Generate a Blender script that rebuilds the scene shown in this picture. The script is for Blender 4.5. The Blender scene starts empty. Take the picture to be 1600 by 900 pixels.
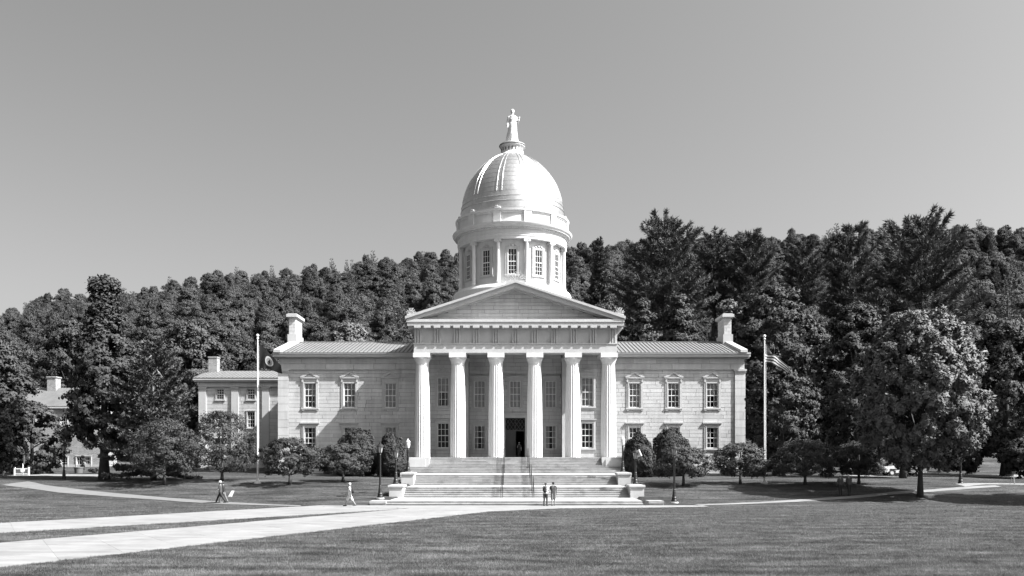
import bpy, bmesh, math, random
import numpy as np
from mathutils import Vector, Matrix, Euler

S = bpy.context.scene
R = math.radians
COL = S.collection

# ------------------------------------------------------------------ camera
F, ZC, HY = 1340.0, 3.4, 720.0          # focal length in photo pixels, eye height, horizon row
cd = bpy.data.cameras.new('camera')
cam = bpy.data.objects.new('camera', cd)
COL.objects.link(cam)
cam.location = (0, 0, ZC)
cam.rotation_euler = (R(90), 0, 0)
cd.sensor_width = 36.0
cd.lens = F / 1600.0 * 36.0
cd.shift_y = (HY - 450.0) / 1600.0
cd.clip_start = 0.5
cd.clip_end = 6000
S.camera = cam

# ------------------------------------------------------------------ sky, sun, exposure
SUN_AZ, SUN_EL = 109.0, 47.9            # azimuth clockwise from +Y
W = bpy.data.worlds.new('World')
S.world = W
W.use_nodes = True
nt = W.node_tree
nt.nodes.clear()
sky = nt.nodes.new('ShaderNodeTexSky')
sky.sky_type = 'NISHITA'
sky.sun_disc = False
sky.sun_elevation = R(SUN_EL)
sky.sun_rotation = R(SUN_AZ)
sky.air_density = 1.0
sky.dust_density = 4.6
sky.ozone_density = 1.0
sep = nt.nodes.new('ShaderNodeSeparateColor')
m1 = nt.nodes.new('ShaderNodeMath'); m1.operation = 'MULTIPLY'; m1.inputs[1].default_value = 1.0
m2 = nt.nodes.new('ShaderNodeMath'); m2.operation = 'MULTIPLY_ADD'; m2.inputs[1].default_value = 0.0
bg = nt.nodes.new('ShaderNodeBackground'); bg.inputs[1].default_value = 0.085
wo = nt.nodes.new('ShaderNodeOutputWorld')
L = nt.links.new
L(sky.outputs[0], sep.inputs[0]); L(sep.outputs[0], m1.inputs[0])
L(sep.outputs[1], m2.inputs[0]); L(m1.outputs[0], m2.inputs[2])
L(m2.outputs[0], bg.inputs[0]); L(bg.outputs[0], wo.inputs[0])

sl = bpy.data.lights.new('sun', 'SUN')
sl.energy = 5.0
sl.angle = R(0.5)
sl.color = (1, 1, 1)
sun = bpy.data.objects.new('sun', sl)
COL.objects.link(sun)
_d = Vector((math.sin(R(SUN_AZ)) * math.cos(R(SUN_EL)), math.cos(R(SUN_AZ)) * math.cos(R(SUN_EL)), math.sin(R(SUN_EL))))
sun.rotation_euler = _d.to_track_quat('Z', 'Y').to_euler()
sun.location = (60, -40, 90)

S.view_settings.view_transform = 'Standard'
S.view_settings.look = 'None'
S.view_settings.gamma = 1.0
S.view_settings.exposure = 1.68
S.view_settings.use_curve_mapping = False

# ------------------------------------------------------------------ helpers
def P(px, py, d):
    return Vector(((px - 800.0) * d / F, d, ZC + (HY - py) * d / F))
def PX(px, d): return (px - 800.0) * d / F
def PZ(py, d): return ZC + (HY - py) * d / F

class MB:
    def __init__(s): s.v, s.f = [], []
    def add(s, vs, fs):
        b = len(s.v); s.v += [tuple(v) for v in vs]; s.f += [tuple(b + i for i in f) for f in fs]; return s
    def box(s, x0, x1, y0, y1, z0, z1):
        return s.add([(x0, y0, z0), (x1, y0, z0), (x1, y1, z0), (x0, y1, z0), (x0, y0, z1), (x1, y0, z1), (x1, y1, z1), (x0, y1, z1)],
                     [(0, 3, 2, 1), (4, 5, 6, 7), (0, 1, 5, 4), (1, 2, 6, 5), (2, 3, 7, 6), (3, 0, 4, 7)])
    def prism_y(s, poly, y0, y1):
        n = len(poly)
        return s.add([(x, y0, z) for x, z in poly] + [(x, y1, z) for x, z in poly],
                     [tuple(range(n)), tuple(range(2 * n - 1, n - 1, -1))] + [(i, i + n, (i + 1) % n + n, (i + 1) % n) for i in range(n)])
    def prism_x(s, poly, x0, x1):
        n = len(poly)
        return s.add([(x0, y, z) for y, z in poly] + [(x1, y, z) for y, z in poly],
                     [tuple(range(n)), tuple(range(2 * n - 1, n - 1, -1))] + [(i, i + n, (i + 1) % n + n, (i + 1) % n) for i in range(n)])
    def lathe(s, prof, n=32, cx=0, cy=0, cap=True, rf=None):
        vs = []
        for r, z in prof:
            for i in range(n):
                a = 2 * math.pi * i / n
                k = r if rf is None else r * rf(a, z)
                vs.append((cx + k * math.cos(a), cy + k * math.sin(a), z))
        fs = []
        for j in range(len(prof) - 1):
            for i in range(n):
                fs.append((j * n + i, j * n + (i + 1) % n, (j + 1) * n + (i + 1) % n, (j + 1) * n + i))
        if cap:
            fs.append(tuple(range(n - 1, -1, -1))); fs.append(tuple((len(prof) - 1) * n + i for i in range(n)))
        return s.add(vs, fs)
    def tube(s, pts, rad, n=8):
        pts = [Vector(p) for p in pts]
        if not hasattr(rad, '__len__'): rad = [rad] * len(pts)
        vs = []
        ref = Vector((0.31, 0.93, 0.2)).normalized()
        for i, p in enumerate(pts):
            t = (pts[min(i + 1, len(pts) - 1)] - pts[max(i - 1, 0)])
            if t.length < 1e-9: t = Vector((0, 0, 1))
            t.normalize()
            u = t.cross(ref)
            if u.length < 0.05: u = t.cross(Vector((1, 0, 0)))
            u.normalize(); w = t.cross(u)
            for k in range(n):
                a = 2 * math.pi * k / n
                vs.append(p + (u * math.cos(a) + w * math.sin(a)) * rad[i])
        fs = []
        for j in range(len(pts) - 1):
            for k in range(n):
                fs.append((j * n + k, j * n + (k + 1) % n, (j + 1) * n + (k + 1) % n, (j + 1) * n + k))
        fs.append(tuple(range(n - 1, -1, -1))); fs.append(tuple((len(pts) - 1) * n + k for k in range(n)))
        return s.add(vs, fs)
    def ball(s, c, r, n=10, m=7):
        if not hasattr(r, '__len__'): r = (r, r, r)
        vs = [(c[0], c[1], c[2] - r[2])]
        for j in range(1, m):
            th = math.pi * j / m
            for i in range(n):
                a = 2 * math.pi * i / n
                vs.append((c[0] + r[0] * math.sin(th) * math.cos(a), c[1] + r[1] * math.sin(th) * math.sin(a), c[2] - r[2] * math.cos(th)))
        vs.append((c[0], c[1], c[2] + r[2]))
        fs = [(0, 1 + (i + 1) % n, 1 + i) for i in range(n)]
        for j in range(m - 2):
            for i in range(n):
                fs.append((1 + j * n + i, 1 + j * n + (i + 1) % n, 1 + (j + 1) * n + (i + 1) % n, 1 + (j + 1) * n + i))
        t = len(vs) - 1; b = 1 + (m - 2) * n
        fs += [(b + i, b + (i + 1) % n, t) for i in range(n)]
        return s.add(vs, fs)
    def xf(s, M):
        s.v = [tuple(M @ Vector(v)) for v in s.v]; return s
    def mesh(s, name, smooth=None):
        me = bpy.data.meshes.new(name)
        me.from_pydata(s.v, [], s.f)
        bm = bmesh.new(); bm.from_mesh(me)
        bmesh.ops.recalc_face_normals(bm, faces=bm.faces)
        bm.to_mesh(me); bm.free()
        if smooth is not None:
            me.polygons.foreach_set('use_smooth', [True] * len(me.polygons))
            me.set_sharp_from_angle(angle=R(smooth))
        me.update()
        return me

def mesh_np(name, V, Q, mats=None):
    me = bpy.data.meshes.new(name)
    n, m = len(V), len(Q)
    k = Q.shape[1]
    me.vertices.add(n); me.vertices.foreach_set('co', np.asarray(V, np.float32).ravel())
    me.loops.add(m * k); me.loops.foreach_set('vertex_index', np.asarray(Q, np.int32).ravel())
    me.polygons.add(m); me.polygons.foreach_set('loop_start', np.arange(0, m * k, k, dtype=np.int32))
    if mats is not None: me.polygons.foreach_set('material_index', np.asarray(mats, np.int32))
    me.update(calc_edges=True)
    return me

def basis(o): return Matrix.LocRotScale(o.location, o.rotation_euler, o.scale)
def wm(o):
    if o is None: return Matrix.Identity(4)
    if o.parent is None: return basis(o)
    return wm(o.parent) @ o.matrix_parent_inverse @ basis(o)

def put(name, me, mat=None, parent=None, loc=(0, 0, 0), rot=(0, 0, 0), scale=(1, 1, 1), world=True):
    """link one object; world=True: the given coordinates are world ones even below a parent"""
    if isinstance(me, MB): me = me.mesh(name)
    o = bpy.data.objects.new(name, me)
    COL.objects.link(o)
    if mat is not None and me is not None and len(me.materials) == 0: me.materials.append(mat)
    o.location, o.rotation_euler, o.scale = loc, rot, scale
    if parent is not None:
        o.parent = parent
        if world: o.matrix_parent_inverse = wm(parent).inverted()
    return o

def tag(o, label=None, cat=None, group=None, kind=None):
    if label: o['label'] = label
    if cat: o['category'] = cat
    if group: o['group'] = group
    if kind: o['kind'] = kind
    return o

def thing(name, label, cat, loc=(0, 0, 0), rz=0, group=None):
    o = bpy.data.objects.new(name, None)
    COL.objects.link(o)
    o.empty_display_size = 0.3
    o.location = loc; o.rotation_euler = (0, 0, rz)
    return tag(o, label, cat, group)

# ------------------------------------------------------------------ materials (a black-and-white place: greys only)
def mat(name, base, rough=0.7, metal=0.0, spec=0.3, var=0.12, scale=1.0, bump=0.0, bscale=8.0, stain=0.0, obj_var=0.0,
        streak=None, detail=5.0, trans=0.0):
    m = bpy.data.materials.new(name); m.use_nodes = True
    t = m.node_tree; N = t.nodes; Lk = t.links.new
    b = N['Principled BSDF']; out = N['Material Output']
    b.inputs['Roughness'].default_value = rough
    b.inputs['Metallic'].default_value = metal
    b.inputs['Specular IOR Level'].default_value = spec
    tc = N.new('ShaderNodeTexCoord'); geo = N.new('ShaderNodeNewGeometry')
    pos = geo.outputs['Position']
    def noise(sc, vec=None, det=detail, ro=0.55):
        n = N.new('ShaderNodeTexNoise'); n.inputs['Scale'].default_value = sc; n.inputs['Detail'].default_value = det
        n.inputs['Roughness'].default_value = ro
        Lk(vec or pos, n.inputs['Vector']); return n.outputs['Fac']
    def math_(op, a, c, clamp=False):
        n = N.new('ShaderNodeMath'); n.operation = op; n.use_clamp = clamp
        for i, v in enumerate((a, c)):
            if v is None: continue
            if isinstance(v, (int, float)): n.inputs[i].default_value = v
            else: Lk(v, n.inputs[i])
        return n.outputs[0]
    def lin(v, k):            # centred multiplier 1 + k*(2v-1)
        return math_('ADD', math_('MULTIPLY', v, 2 * k), 1 - k)
    fac = None
    if var:
        fac = lin(noise(0.9 * scale), var * 1.6)
        fac = math_('MULTIPLY', fac, lin(noise(7.0 * scale), var * 0.8))
    if stain:
        s = noise(0.35 * scale, det=8, ro=0.7)
        mp = N.new('ShaderNodeMapRange'); mp.inputs[1].default_value = 0.52; mp.inputs[2].default_value = 0.72
        mp.inputs[3].default_value = 1.0; mp.inputs[4].default_value = 1.0 - stain
        Lk(s, mp.inputs[0])
        fac = mp.outputs[0] if fac is None else math_('MULTIPLY', fac, mp.outputs[0])
    if streak:
        vm = N.new('ShaderNodeVectorMath'); vm.operation = 'MULTIPLY'; vm.inputs[1].default_value = streak[:3]
        Lk(pos, vm.inputs[0])
        s = lin(noise(1.0, vm.outputs[0], det=4), streak[3])
        fac = s if fac is None else math_('MULTIPLY', fac, s)
    if obj_var:
        oi = N.new('ShaderNodeObjectInfo')
        r = math_('FRACT', math_('ADD', oi.outputs['Random'], geo.outputs['Random Per Island']), None)
        s = lin(r, obj_var)
        fac = s if fac is None else math_('MULTIPLY', fac, s)
    if fac is not None:
        c = math_('MULTIPLY', fac, base, True)
        Lk(c, b.inputs['Base Color'])
    else:
        b.inputs['Base Color'].default_value = (base, base, base, 1)
    if bump:
        bn = N.new('ShaderNodeBump'); bn.inputs['Strength'].default_value = bump; bn.inputs['Distance'].default_value = 0.02
        Lk(noise(bscale, det=6, ro=0.65), bn.inputs['Height']); Lk(bn.outputs[0], b.inputs['Normal'])
    if trans:
        tr = N.new('ShaderNodeBsdfTranslucent'); mx = N.new('ShaderNodeMixShader'); mx.inputs[0].default_value = trans
        if fac is not None: Lk(c, tr.inputs[0])
        else: tr.inputs[0].default_value = (base, base, base, 1)
        Lk(b.outputs[0], mx.inputs[1]); Lk(tr.outputs[0], mx.inputs[2]); Lk(mx.outputs[0], out.inputs[0])
    return m

M = {}
M['block'] = mat('granite_block', 0.40, 0.75, var=0.10, bump=0.25, stain=0.2, obj_var=0.085, streak=(2.5, 2.5, 0.22, 0.2))
M['joint'] = mat('mortar_joint', 0.20, 0.9)
M['kerbjoint'] = mat('walk_joint', 0.17, 0.9)
M['trim'] = mat('dressed_granite', 0.365, 0.7, var=0.08, bump=0.15, stain=0.12, streak=(3, 3, 0.3, 0.09), obj_var=0.04)
M['column'] = mat('column_granite', 0.50, 0.65, var=0.07, bump=0.1, stain=0.10, streak=(4, 4, 0.35, 0.12))
M['step'] = mat('step_granite', 0.265, 0.75, var=0.2, scale=1.6, bump=0.2, stain=0.45, obj_var=0.16, streak=(0.6, 2, 5, 0.22))
M['landing'] = mat('landing_granite', 0.32, 0.75, var=0.10, bump=0.2, stain=0.15, obj_var=0.08)
M['paint'] = mat('white_paint', 0.50, 0.55, var=0.07, stain=0.10, streak=(3, 3, 0.3, 0.12))
M['sash'] = mat('sash_paint', 0.62, 0.45, var=0.03)
M['dome'] = mat('gilded_dome', 0.42, 0.42, metal=0.9, spec=0.5, var=0.14, scale=2.6, bump=0.6, bscale=7.0, stain=0.12, streak=(2.2, 2.2, 0.3, 0.16))
M['roof'] = mat('standing_seam_metal', 0.19, 0.45, metal=0.25, var=0.10, stain=0.2)
M['seam'] = mat('seam_metal', 0.07, 0.5, metal=0.25)
M['curtain'] = mat('curtain_cloth', 0.42, 0.9, var=0.2, scale=2)
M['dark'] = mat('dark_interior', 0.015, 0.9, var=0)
M['door'] = mat('door_paint', 0.05, 0.4, var=0.1)
M['iron'] = mat('black_iron', 0.015, 0.45, var=0.1)
M['lampclear'] = mat('lantern_glass', 0.22, 0.15, spec=0.6, var=0.05)
M['lampglass'] = mat('frosted_lamp_glass', 0.55, 0.25, spec=0.5, var=0.03)
M['lamppale'] = mat('pale_lamp_metal', 0.45, 0.4, var=0.05)
M['pole'] = mat('white_pole_paint', 0.62, 0.35, var=0.04)
M['brick'] = mat('pale_brick', 0.20, 0.85, var=0.18, scale=3, bump=0.3, stain=0.2)
M['shingle'] = mat('slate_shingle', 0.10, 0.7, var=0.15, stain=0.2)
M['concrete'] = mat('walk_concrete', 0.165, 0.85, var=0.14, bump=0.3, stain=0.2, obj_var=0.07, streak=(0.35, 1.5, 1, 0.45))
M['asphalt'] = mat('path_asphalt', 0.115, 0.9, var=0.14, bump=0.3, stain=0.15)
M['bark'] = mat('tree_bark', 0.045, 0.9, var=0.3, scale=2, bump=0.8, bscale=6)
M['deadwood'] = mat('bare_deadwood', 0.22, 0.9, var=0.2, bump=0.4)
M['leaf'] = mat('broadleaf_foliage', 0.058, 0.65, spec=0.12, var=0.22, scale=0.5, obj_var=0.30, trans=0.12)
M['leafd'] = mat('dense_dark_foliage', 0.045, 0.65, spec=0.12, var=0.22, scale=0.6, obj_var=0.28, trans=0.1)
M['leafl'] = mat('bright_maple_foliage', 0.12, 0.6, spec=0.15, var=0.2, scale=0.6, obj_var=0.15, trans=0.15)
M['needle'] = mat('pine_needles', 0.068, 0.65, spec=0.15, var=0.22, scale=0.6, obj_var=0.15, trans=0.1)
M['yew'] = mat('yew_foliage', 0.040, 0.65, spec=0.15, var=0.2, scale=1.5, obj_var=0.15, trans=0.1)
M['skin'] = mat('skin', 0.19, 0.55, var=0.05)
M['g05'] = mat('dark_cloth', 0.02, 0.85, var=0.15, scale=6)
M['g15'] = mat('charcoal_cloth', 0.05, 0.85, var=0.15, scale=6)
M['g30'] = mat('grey_cloth', 0.11, 0.85, var=0.15, scale=6)
M['g60'] = mat('pale_cloth', 0.5, 0.85, var=0.1, scale=6)
M['white'] = mat('white_sheet', 0.65, 0.6, var=0.04)
M['flagdark'] = mat('dark_flag_cloth', 0.016, 0.7, var=0.1, trans=0.1)
M['flagwhite'] = mat('white_flag_cloth', 0.5, 0.7, var=0.05, trans=0.2)
M['flaggrey'] = mat('emblem_grey_cloth', 0.22, 0.7, var=0.1)
M['carpaint'] = mat('white_car_paint', 0.6, 0.2, spec=0.5, var=0.02)
M['tyre'] = mat('tyre_rubber', 0.02, 0.8, var=0.1)
M['planter'] = mat('planter_clay', 0.10, 0.8, var=0.15)

def glass_mat():
    m = bpy.data.materials.new('window_glass'); m.use_nodes = True
    t = m.node_tree; N = t.nodes; N.clear()
    o = N.new('ShaderNodeOutputMaterial'); mx = N.new('ShaderNodeMixShader')
    tr = N.new('ShaderNodeBsdfTransparent'); tr.inputs[0].default_value = (0.75, 0.75, 0.75, 1)
    gl = N.new('ShaderNodeBsdfGlossy'); gl.inputs['Roughness'].default_value = 0.03
    gl.inputs[0].default_value = (0.9, 0.9, 0.9, 1)
    fr = N.new('ShaderNodeFresnel'); fr.inputs[0].default_value = 1.45
    ad = N.new('ShaderNodeMath'); ad.operation = 'ADD'; ad.inputs[1].default_value = 0.01
    bn = N.new('ShaderNodeBump'); bn.inputs['Strength'].default_value = 0.08; bn.inputs['Distance'].default_value = 0.02
    no = N.new('ShaderNodeTexNoise'); no.inputs['Scale'].default_value = 1.3
    g = N.new('ShaderNodeNewGeometry')
    t.links.new(g.outputs['Position'], no.inputs['Vector']); t.links.new(no.outputs['Fac'], bn.inputs['Height'])
    t.links.new(bn.outputs[0], gl.inputs['Normal'])
    t.links.new(fr.outputs[0], ad.inputs[0]); t.links.new(ad.outputs[0], mx.inputs[0])
    t.links.new(tr.outputs[0], mx.inputs[1]); t.links.new(gl.outputs[0], mx.inputs[2]); t.links.new(mx.outputs[0], o.inputs[0])
    return m
M['glass'] = glass_mat()
M['darkpane'] = mat('drum_window_glass', 0.018, 0.12, spec=0.25, var=0.3, scale=2)

def brick_mat():
    m = M['brick']; t = m.node_tree; N = t.nodes; b = N['Principled BSDF']
    br = N.new('ShaderNodeTexBrick'); br.inputs['Scale'].default_value = 1.0
    br.inputs['Brick Width'].default_value = .42; br.inputs['Row Height'].default_value = .16; br.inputs['Mortar Size'].default_value = .018
    br.inputs['Color1'].default_value = (.78, .78, .78, 1); br.inputs['Color2'].default_value = (1.15, 1.15, 1.15, 1); br.inputs['Mortar'].default_value = (1.5, 1.5, 1.5, 1)
    g = N.new('ShaderNodeNewGeometry'); sx = N.new('ShaderNodeSeparateXYZ'); cx = N.new('ShaderNodeCombineXYZ'); ad = N.new('ShaderNodeMath')
    t.links.new(g.outputs['Position'], sx.inputs[0]); t.links.new(sx.outputs[0], ad.inputs[0]); t.links.new(sx.outputs[1], ad.inputs[1])
    t.links.new(ad.outputs[0], cx.inputs[0]); t.links.new(sx.outputs[2], cx.inputs[1]); t.links.new(cx.outputs[0], br.inputs['Vector'])
    src = b.inputs['Base Color'].links[0].from_socket
    mx = N.new('ShaderNodeMix'); mx.data_type = 'RGBA'; mx.blend_type = 'MULTIPLY'; mx.inputs[0].default_value = 1.0
    t.links.new(src, mx.inputs[6]); t.links.new(br.outputs['Color'], mx.inputs[7]); t.links.new(mx.outputs[2], b.inputs['Base Color'])
brick_mat()

def grass_mat():
    m = bpy.data.materials.new('mown_grass'); m.use_nodes = True
    t = m.node_tree; N = t.nodes; Lk = t.links.new; b = N['Principled BSDF']
    b.inputs['Roughness'].default_value = 0.8; b.inputs['Specular IOR Level'].default_value = 0.15
    g = N.new('ShaderNodeNewGeometry')
    acc = None
    for sc, (ax, ay), k, det in ((1.0, (0.10, 0.30), 0.9, 4), (1.0, (0.22, 0.9), 1.9, 5), (1.0, (4.5, 6.0), 1.3, 5), (1.0, (18, 22), 1.3, 3)):
        vm = N.new('ShaderNodeVectorMath'); vm.operation = 'MULTIPLY'; vm.inputs[1].default_value = (ax, ay, ax)
        Lk(g.outputs['Position'], vm.inputs[0])
        n = N.new('ShaderNodeTexNoise'); n.inputs['Scale'].default_value = sc; n.inputs['Detail'].default_value = det
        n.inputs['Roughness'].default_value = 0.6
        Lk(vm.outputs[0], n.inputs['Vector'])
        a = N.new('ShaderNodeMath'); a.operation = 'MULTIPLY_ADD'; a.inputs[1].default_value = 2 * k; a.inputs[2].default_value = 1 - k
        a.use_clamp = False
        Lk(n.outputs['Fac'], a.inputs[0])
        mxn = N.new('ShaderNodeMath'); mxn.operation = 'MAXIMUM'; mxn.inputs[1].default_value = 0.35; Lk(a.outputs[0], mxn.inputs[0]); a = mxn
        if acc is None: acc = a.outputs[0]
        else:
            mu = N.new('ShaderNodeMath'); mu.operation = 'MULTIPLY'
            Lk(acc, mu.inputs[0]); Lk(a.outputs[0], mu.inputs[1]); acc = mu.outputs[0]
    mu = N.new('ShaderNodeMath'); mu.operation = 'MULTIPLY'; mu.inputs[1].default_value = 0.038
    Lk(acc, mu.inputs[0]); Lk(mu.outputs[0], b.inputs['Base Color'])
    n = N.new('ShaderNodeTexNoise'); n.inputs['Scale'].default_value = 22; n.inputs['Detail'].default_value = 5
    Lk(g.outputs['Position'], n.inputs['Vector'])
    bn = N.new('ShaderNodeBump'); bn.inputs['Strength'].default_value = 0.9; bn.inputs['Distance'].default_value = 0.05
    Lk(n.outputs['Fac'], bn.inputs['Height']); Lk(bn.outputs[0], b.inputs['Normal'])
    return m
M['grass'] = grass_mat()

# ------------------------------------------------------------------ ground
SKYLINE = np.array([(-600, 540), (0, 494), (60, 466), (100, 460), (160, 454), (250, 445), (350, 426), (440, 428), (560, 409), (640, 399), (700, 392),
                    (760, 387), (900, 384), (950, 380), (1100, 370), (1300, 360), (1400, 354), (1500, 349), (1560, 354), (1600, 360), (2200, 385)], float)
RIDGE = 400.0
_gy = np.array([-50, 60, 64, 66, 68, 70, 72, 74, 76, 78, 80, 85, 97, 110, 120], float)
_gz = np.array([0, 0, 0, .03, .12, .32, .56, .80, 1.04, 1.25, 1.36, 1.55, 1.9, 2.25, 2.6], float)
def gz(x, y, cut=False):
    x = np.asarray(x, float); y = np.asarray(y, float)
    base = np.interp(y, _gy, _gz)
    px = 800 + F * x / np.maximum(y, 20)
    zr = ZC + (HY - np.interp(px, SKYLINE[:, 0], SKYLINE[:, 1])) * RIDGE / F - 12.5
    s = np.clip((y - 120) / (RIDGE - 120), 0, 1)
    hill = 2.6 + (zr - 2.6) * s ** 1.12 - np.maximum(y - RIDGE, 0) * 0.22
    z = np.where(y > 120, hill, base)
    und = 0.05 * np.sin(x * 0.21 + 1.0) * np.sin(y * 0.17) + 0.03 * np.sin(x * 0.53 + y * 0.31)
    z = z + und * np.clip((y - 69) / 6, 0, 1)
    if not cut: return z
    cut1 = (np.abs(x - 0.375) < 9.75) & (y > 65.3) & (y < 96)
    cut2 = (np.abs(x - 0.375) < 11.3) & (y > 82) & (y < 100)
    return np.where(cut1 | cut2, np.interp(y, [60, 66, 71, 73, 79, 81, 90, 96], [-.1, -.25, -.2, -.1, .5, .6, 1.0, 1.2]), z)
def G(x, y): return float(gz(x, y))
def d_of(px, py):                      # distance at which the ground shows at this pixel
    lo, hi = 22.0, 118.0
    for _ in range(50):
        md = 0.5 * (lo + hi)
        yy = HY + (ZC - G(PX(px, md), md)) * F / md
        if yy > py: lo = md
        else: hi = md
    return 0.5 * (lo + hi)
def GP(px, py):
    d = d_of(px, py); x = PX(px, d); return Vector((x, d, G(x, d)))

xs = np.unique(np.round(np.concatenate([np.arange(-620, -70, 14), np.arange(-70, -13, 1.25), np.arange(-13, 13.5, .5), np.arange(13.5, 70.1, 1.25), np.arange(70, 621, 14)]), 3))
ys = np.unique(np.round(np.concatenate([np.arange(-60, 60, 6), np.arange(60, 82, 0.5), np.arange(82, 124, 1.5), np.arange(124, 420, 6), np.arange(420, 900, 40)]), 3))
X, Y = np.meshgrid(xs, ys)
Z = gz(X, Y, True)
Z = np.where(Y > 420, Z[ys.searchsorted(418)][None, :] * 0 + np.minimum(Z, 40), Z)
V = np.stack([X, Y, Z], -1).reshape(-1, 3)
nx, ny = len(xs), len(ys)
ii = (np.arange(ny - 1)[:, None] * nx + np.arange(nx - 1)[None, :]).ravel()
Q = np.stack([ii, ii + 1, ii + 1 + nx, ii + nx], 1)
me = mesh_np('ground', V, Q); me.polygons.foreach_set('use_smooth', [True] * len(me.polygons))
tag(put('ground', me, M['grass']), 'mown lawn rising in a low bank to the wooded hill', None, None, 'structure')

def ribbon(name, left, right, m, lift=0.03, n=60, across=3):
    """draped strip between two polylines of ground points"""
    def res(pl):
        pl = np.array([(p[0], p[1]) for p in pl], float)
        s = np.concatenate([[0], np.cumsum(np.hypot(*np.diff(pl, axis=0).T))]); t = np.linspace(0, s[-1], n)
        return np.stack([np.interp(t, s, pl[:, 0]), np.interp(t, s, pl[:, 1])], 1)
    a, b = res(left), res(right)
    V = []
    for k in range(across + 1):
        p = a + (b - a) * k / across
        V.append(np.stack([p[:, 0], p[:, 1], gz(p[:, 0], p[:, 1]) + lift], 1))
    V = np.concatenate(V); Qs = []
    for k in range(across):
        for i in range(n - 1):
            Qs.append((k * n + i, k * n + i + 1, (k + 1) * n + i + 1, (k + 1) * n + i))
    me = mesh_np(name, V, np.array(Qs))
    return put(name, me, m)

def slab_walk(name, A, B, step, rows, m, label, lift=0.03, seed=1):
    """walk of separate slabs between edge A->B pairs ((x,y) start/end of each edge)"""
    rng = random.Random(seed)
    base = MB()
    (a0, a1), (b0, b1) = A, B
    v = [Vector((p[0], p[1], 0.006)) for p in (a0, a1, b1, b0)]
    base.add(v, [(0, 1, 2, 3)])
    root = tag(put(name, base, M['kerbjoint']), label, None, None, 'structure')
    a0, a1, b0, b1 = [Vector((p[0], p[1], 0)) for p in (a0, a1, b0, b1)]
    n = max(1, int(((a1 - a0).length + (b1 - b0).length) / 2 / step))
    for i in range(n):
        for j in range(rows):
            q = []
            for (u, w) in ((i, j), (i + 1, j), (i + 1, j + 1), (i, j + 1)):
                u /= n; w /= rows
                q.append((a0.lerp(a1, u)).lerp(b0.lerp(b1, u), w))
            c = (q[0] + q[1] + q[2] + q[3]) / 4
            mb = MB()
            g = 0.006
            top = [p + (c - p).normalized() * g for p in q]
            h = lift + rng.uniform(-0.002, 0.003)
            mb.add([(p.x - c.x, p.y - c.y, -0.05) for p in top] + [(p.x - c.x, p.y - c.y, h) for p in top],
                   [(4, 5, 6, 7), (0, 1, 5, 4), (1, 2, 6, 5), (2, 3, 7, 6), (3, 0, 4, 7)])
            put('paving_slab', mb, m, root, loc=(c.x, c.y, 0))
    return root

def flat(px, py):
    d = F * ZC / (py - HY); return (PX(px, d), d)
def ext(a, b, k):                      # extend the segment b->a beyond a
    return (a[0] + (a[0] - b[0]) * k, a[1] + (a[1] - b[1]) * k)
e0, e1 = flat(0, 849), (-7.2, 60.8); f0, f1 = flat(0, 888), (-1.7, 57.0)
slab_walk('walkway', (ext(e0, e1, .25), e1), (ext(f0, f1, .25), f1), 2.4, 3, M['concrete'], 'wide pale concrete walk slanting across the foreground lawn', seed=3)
e2, e3 = flat(0, 818), (-15.8, 63.2); f2, f3 = flat(0, 833.5), (-7.6, 60.4)
slab_walk('walkway', (ext(e2, e3, .3), e3), (ext(f2, f3, .3), f3), 2.4, 2, M['concrete'], 'narrower pale walk slanting across the lawn behind the wide one', seed=4)
# forecourt in front of the stairs
fc = [(-15.7, 63.25), (-14.6, 65.1), (14.5, 65.1), (14.5, 63.2), (10.0, 62.0), (3.5, 60.9), (-1.75, 57.05), (-7.15, 60.75)]
mb = MB(); mb.add([(x, y, 0.022) for x, y in fc], [tuple(range(len(fc)))])
fco = tag(put('forecourt', mb, M['concrete']), 'pale paved forecourt at the foot of the granite stairs', None, None, 'structure')
# right path
cl = [GP(1085, 789.6), GP(1150, 787.5), GP(1227, 784), GP(1340, 776.5), GP(1430, 768.3), GP(1510, 762.6), GP(1560, 760)]
tag(ribbon('path', [(14.4, 65.05)] + [(p.x, p.y + .55) for p in cl], [(14.4, 63.4)] + [(p.x, p.y - .55) for p in cl], M['concrete'], n=90),
    'narrow pale path curving away to the right under the big maple', None, None, 'structure')
cl = [GP(1500, 758.5), GP(1530, 756.2), GP(1570, 756.4), GP(1640, 757.5), GP(1800, 760)]
tag(ribbon('path', [(p.x, p.y + .9) for p in cl], [(p.x, p.y - .9) for p in cl], M['concrete'], n=40), 'short pale path at the right edge beside the tripod', None, None, 'structure')
tag(ribbon('driveway', [(36, 94.5), (45, 94.5), (60, 94), (110, 96)], [(36, 91), (45, 91), (60, 90), (110, 90)], M['concrete'], n=40), 'pale driveway behind the trees at the right', None, None, 'structure')
# left curved path
lo = [(470, 791.6), (350, 788.2), (250, 781.5), (150, 774.5), (90, 770), (45, 763.5), (12, 759.5), (3, 758)]
up = [(470, 790.0), (350, 784.6), (250, 777), (150, 768), (90, 761), (66, 757.5), (57, 755), (44, 752.5)]
tag(ribbon('path', [GP(*p) for p in up], [GP(*p) for p in lo], M['asphalt'], n=90, across=4), 'curving grey path sweeping to the left edge of the lawn', None, None, 'structure')
tag(ribbon('driveway', [(-110, 98), (-60, 97), (-47, 96), (-40, 95)], [(-110, 90.5), (-60, 91), (-47, 91.2), (-40, 92)], M['concrete'], n=40), 'pale driveway in front of the brick house at the left', None, None, 'structure')
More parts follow.
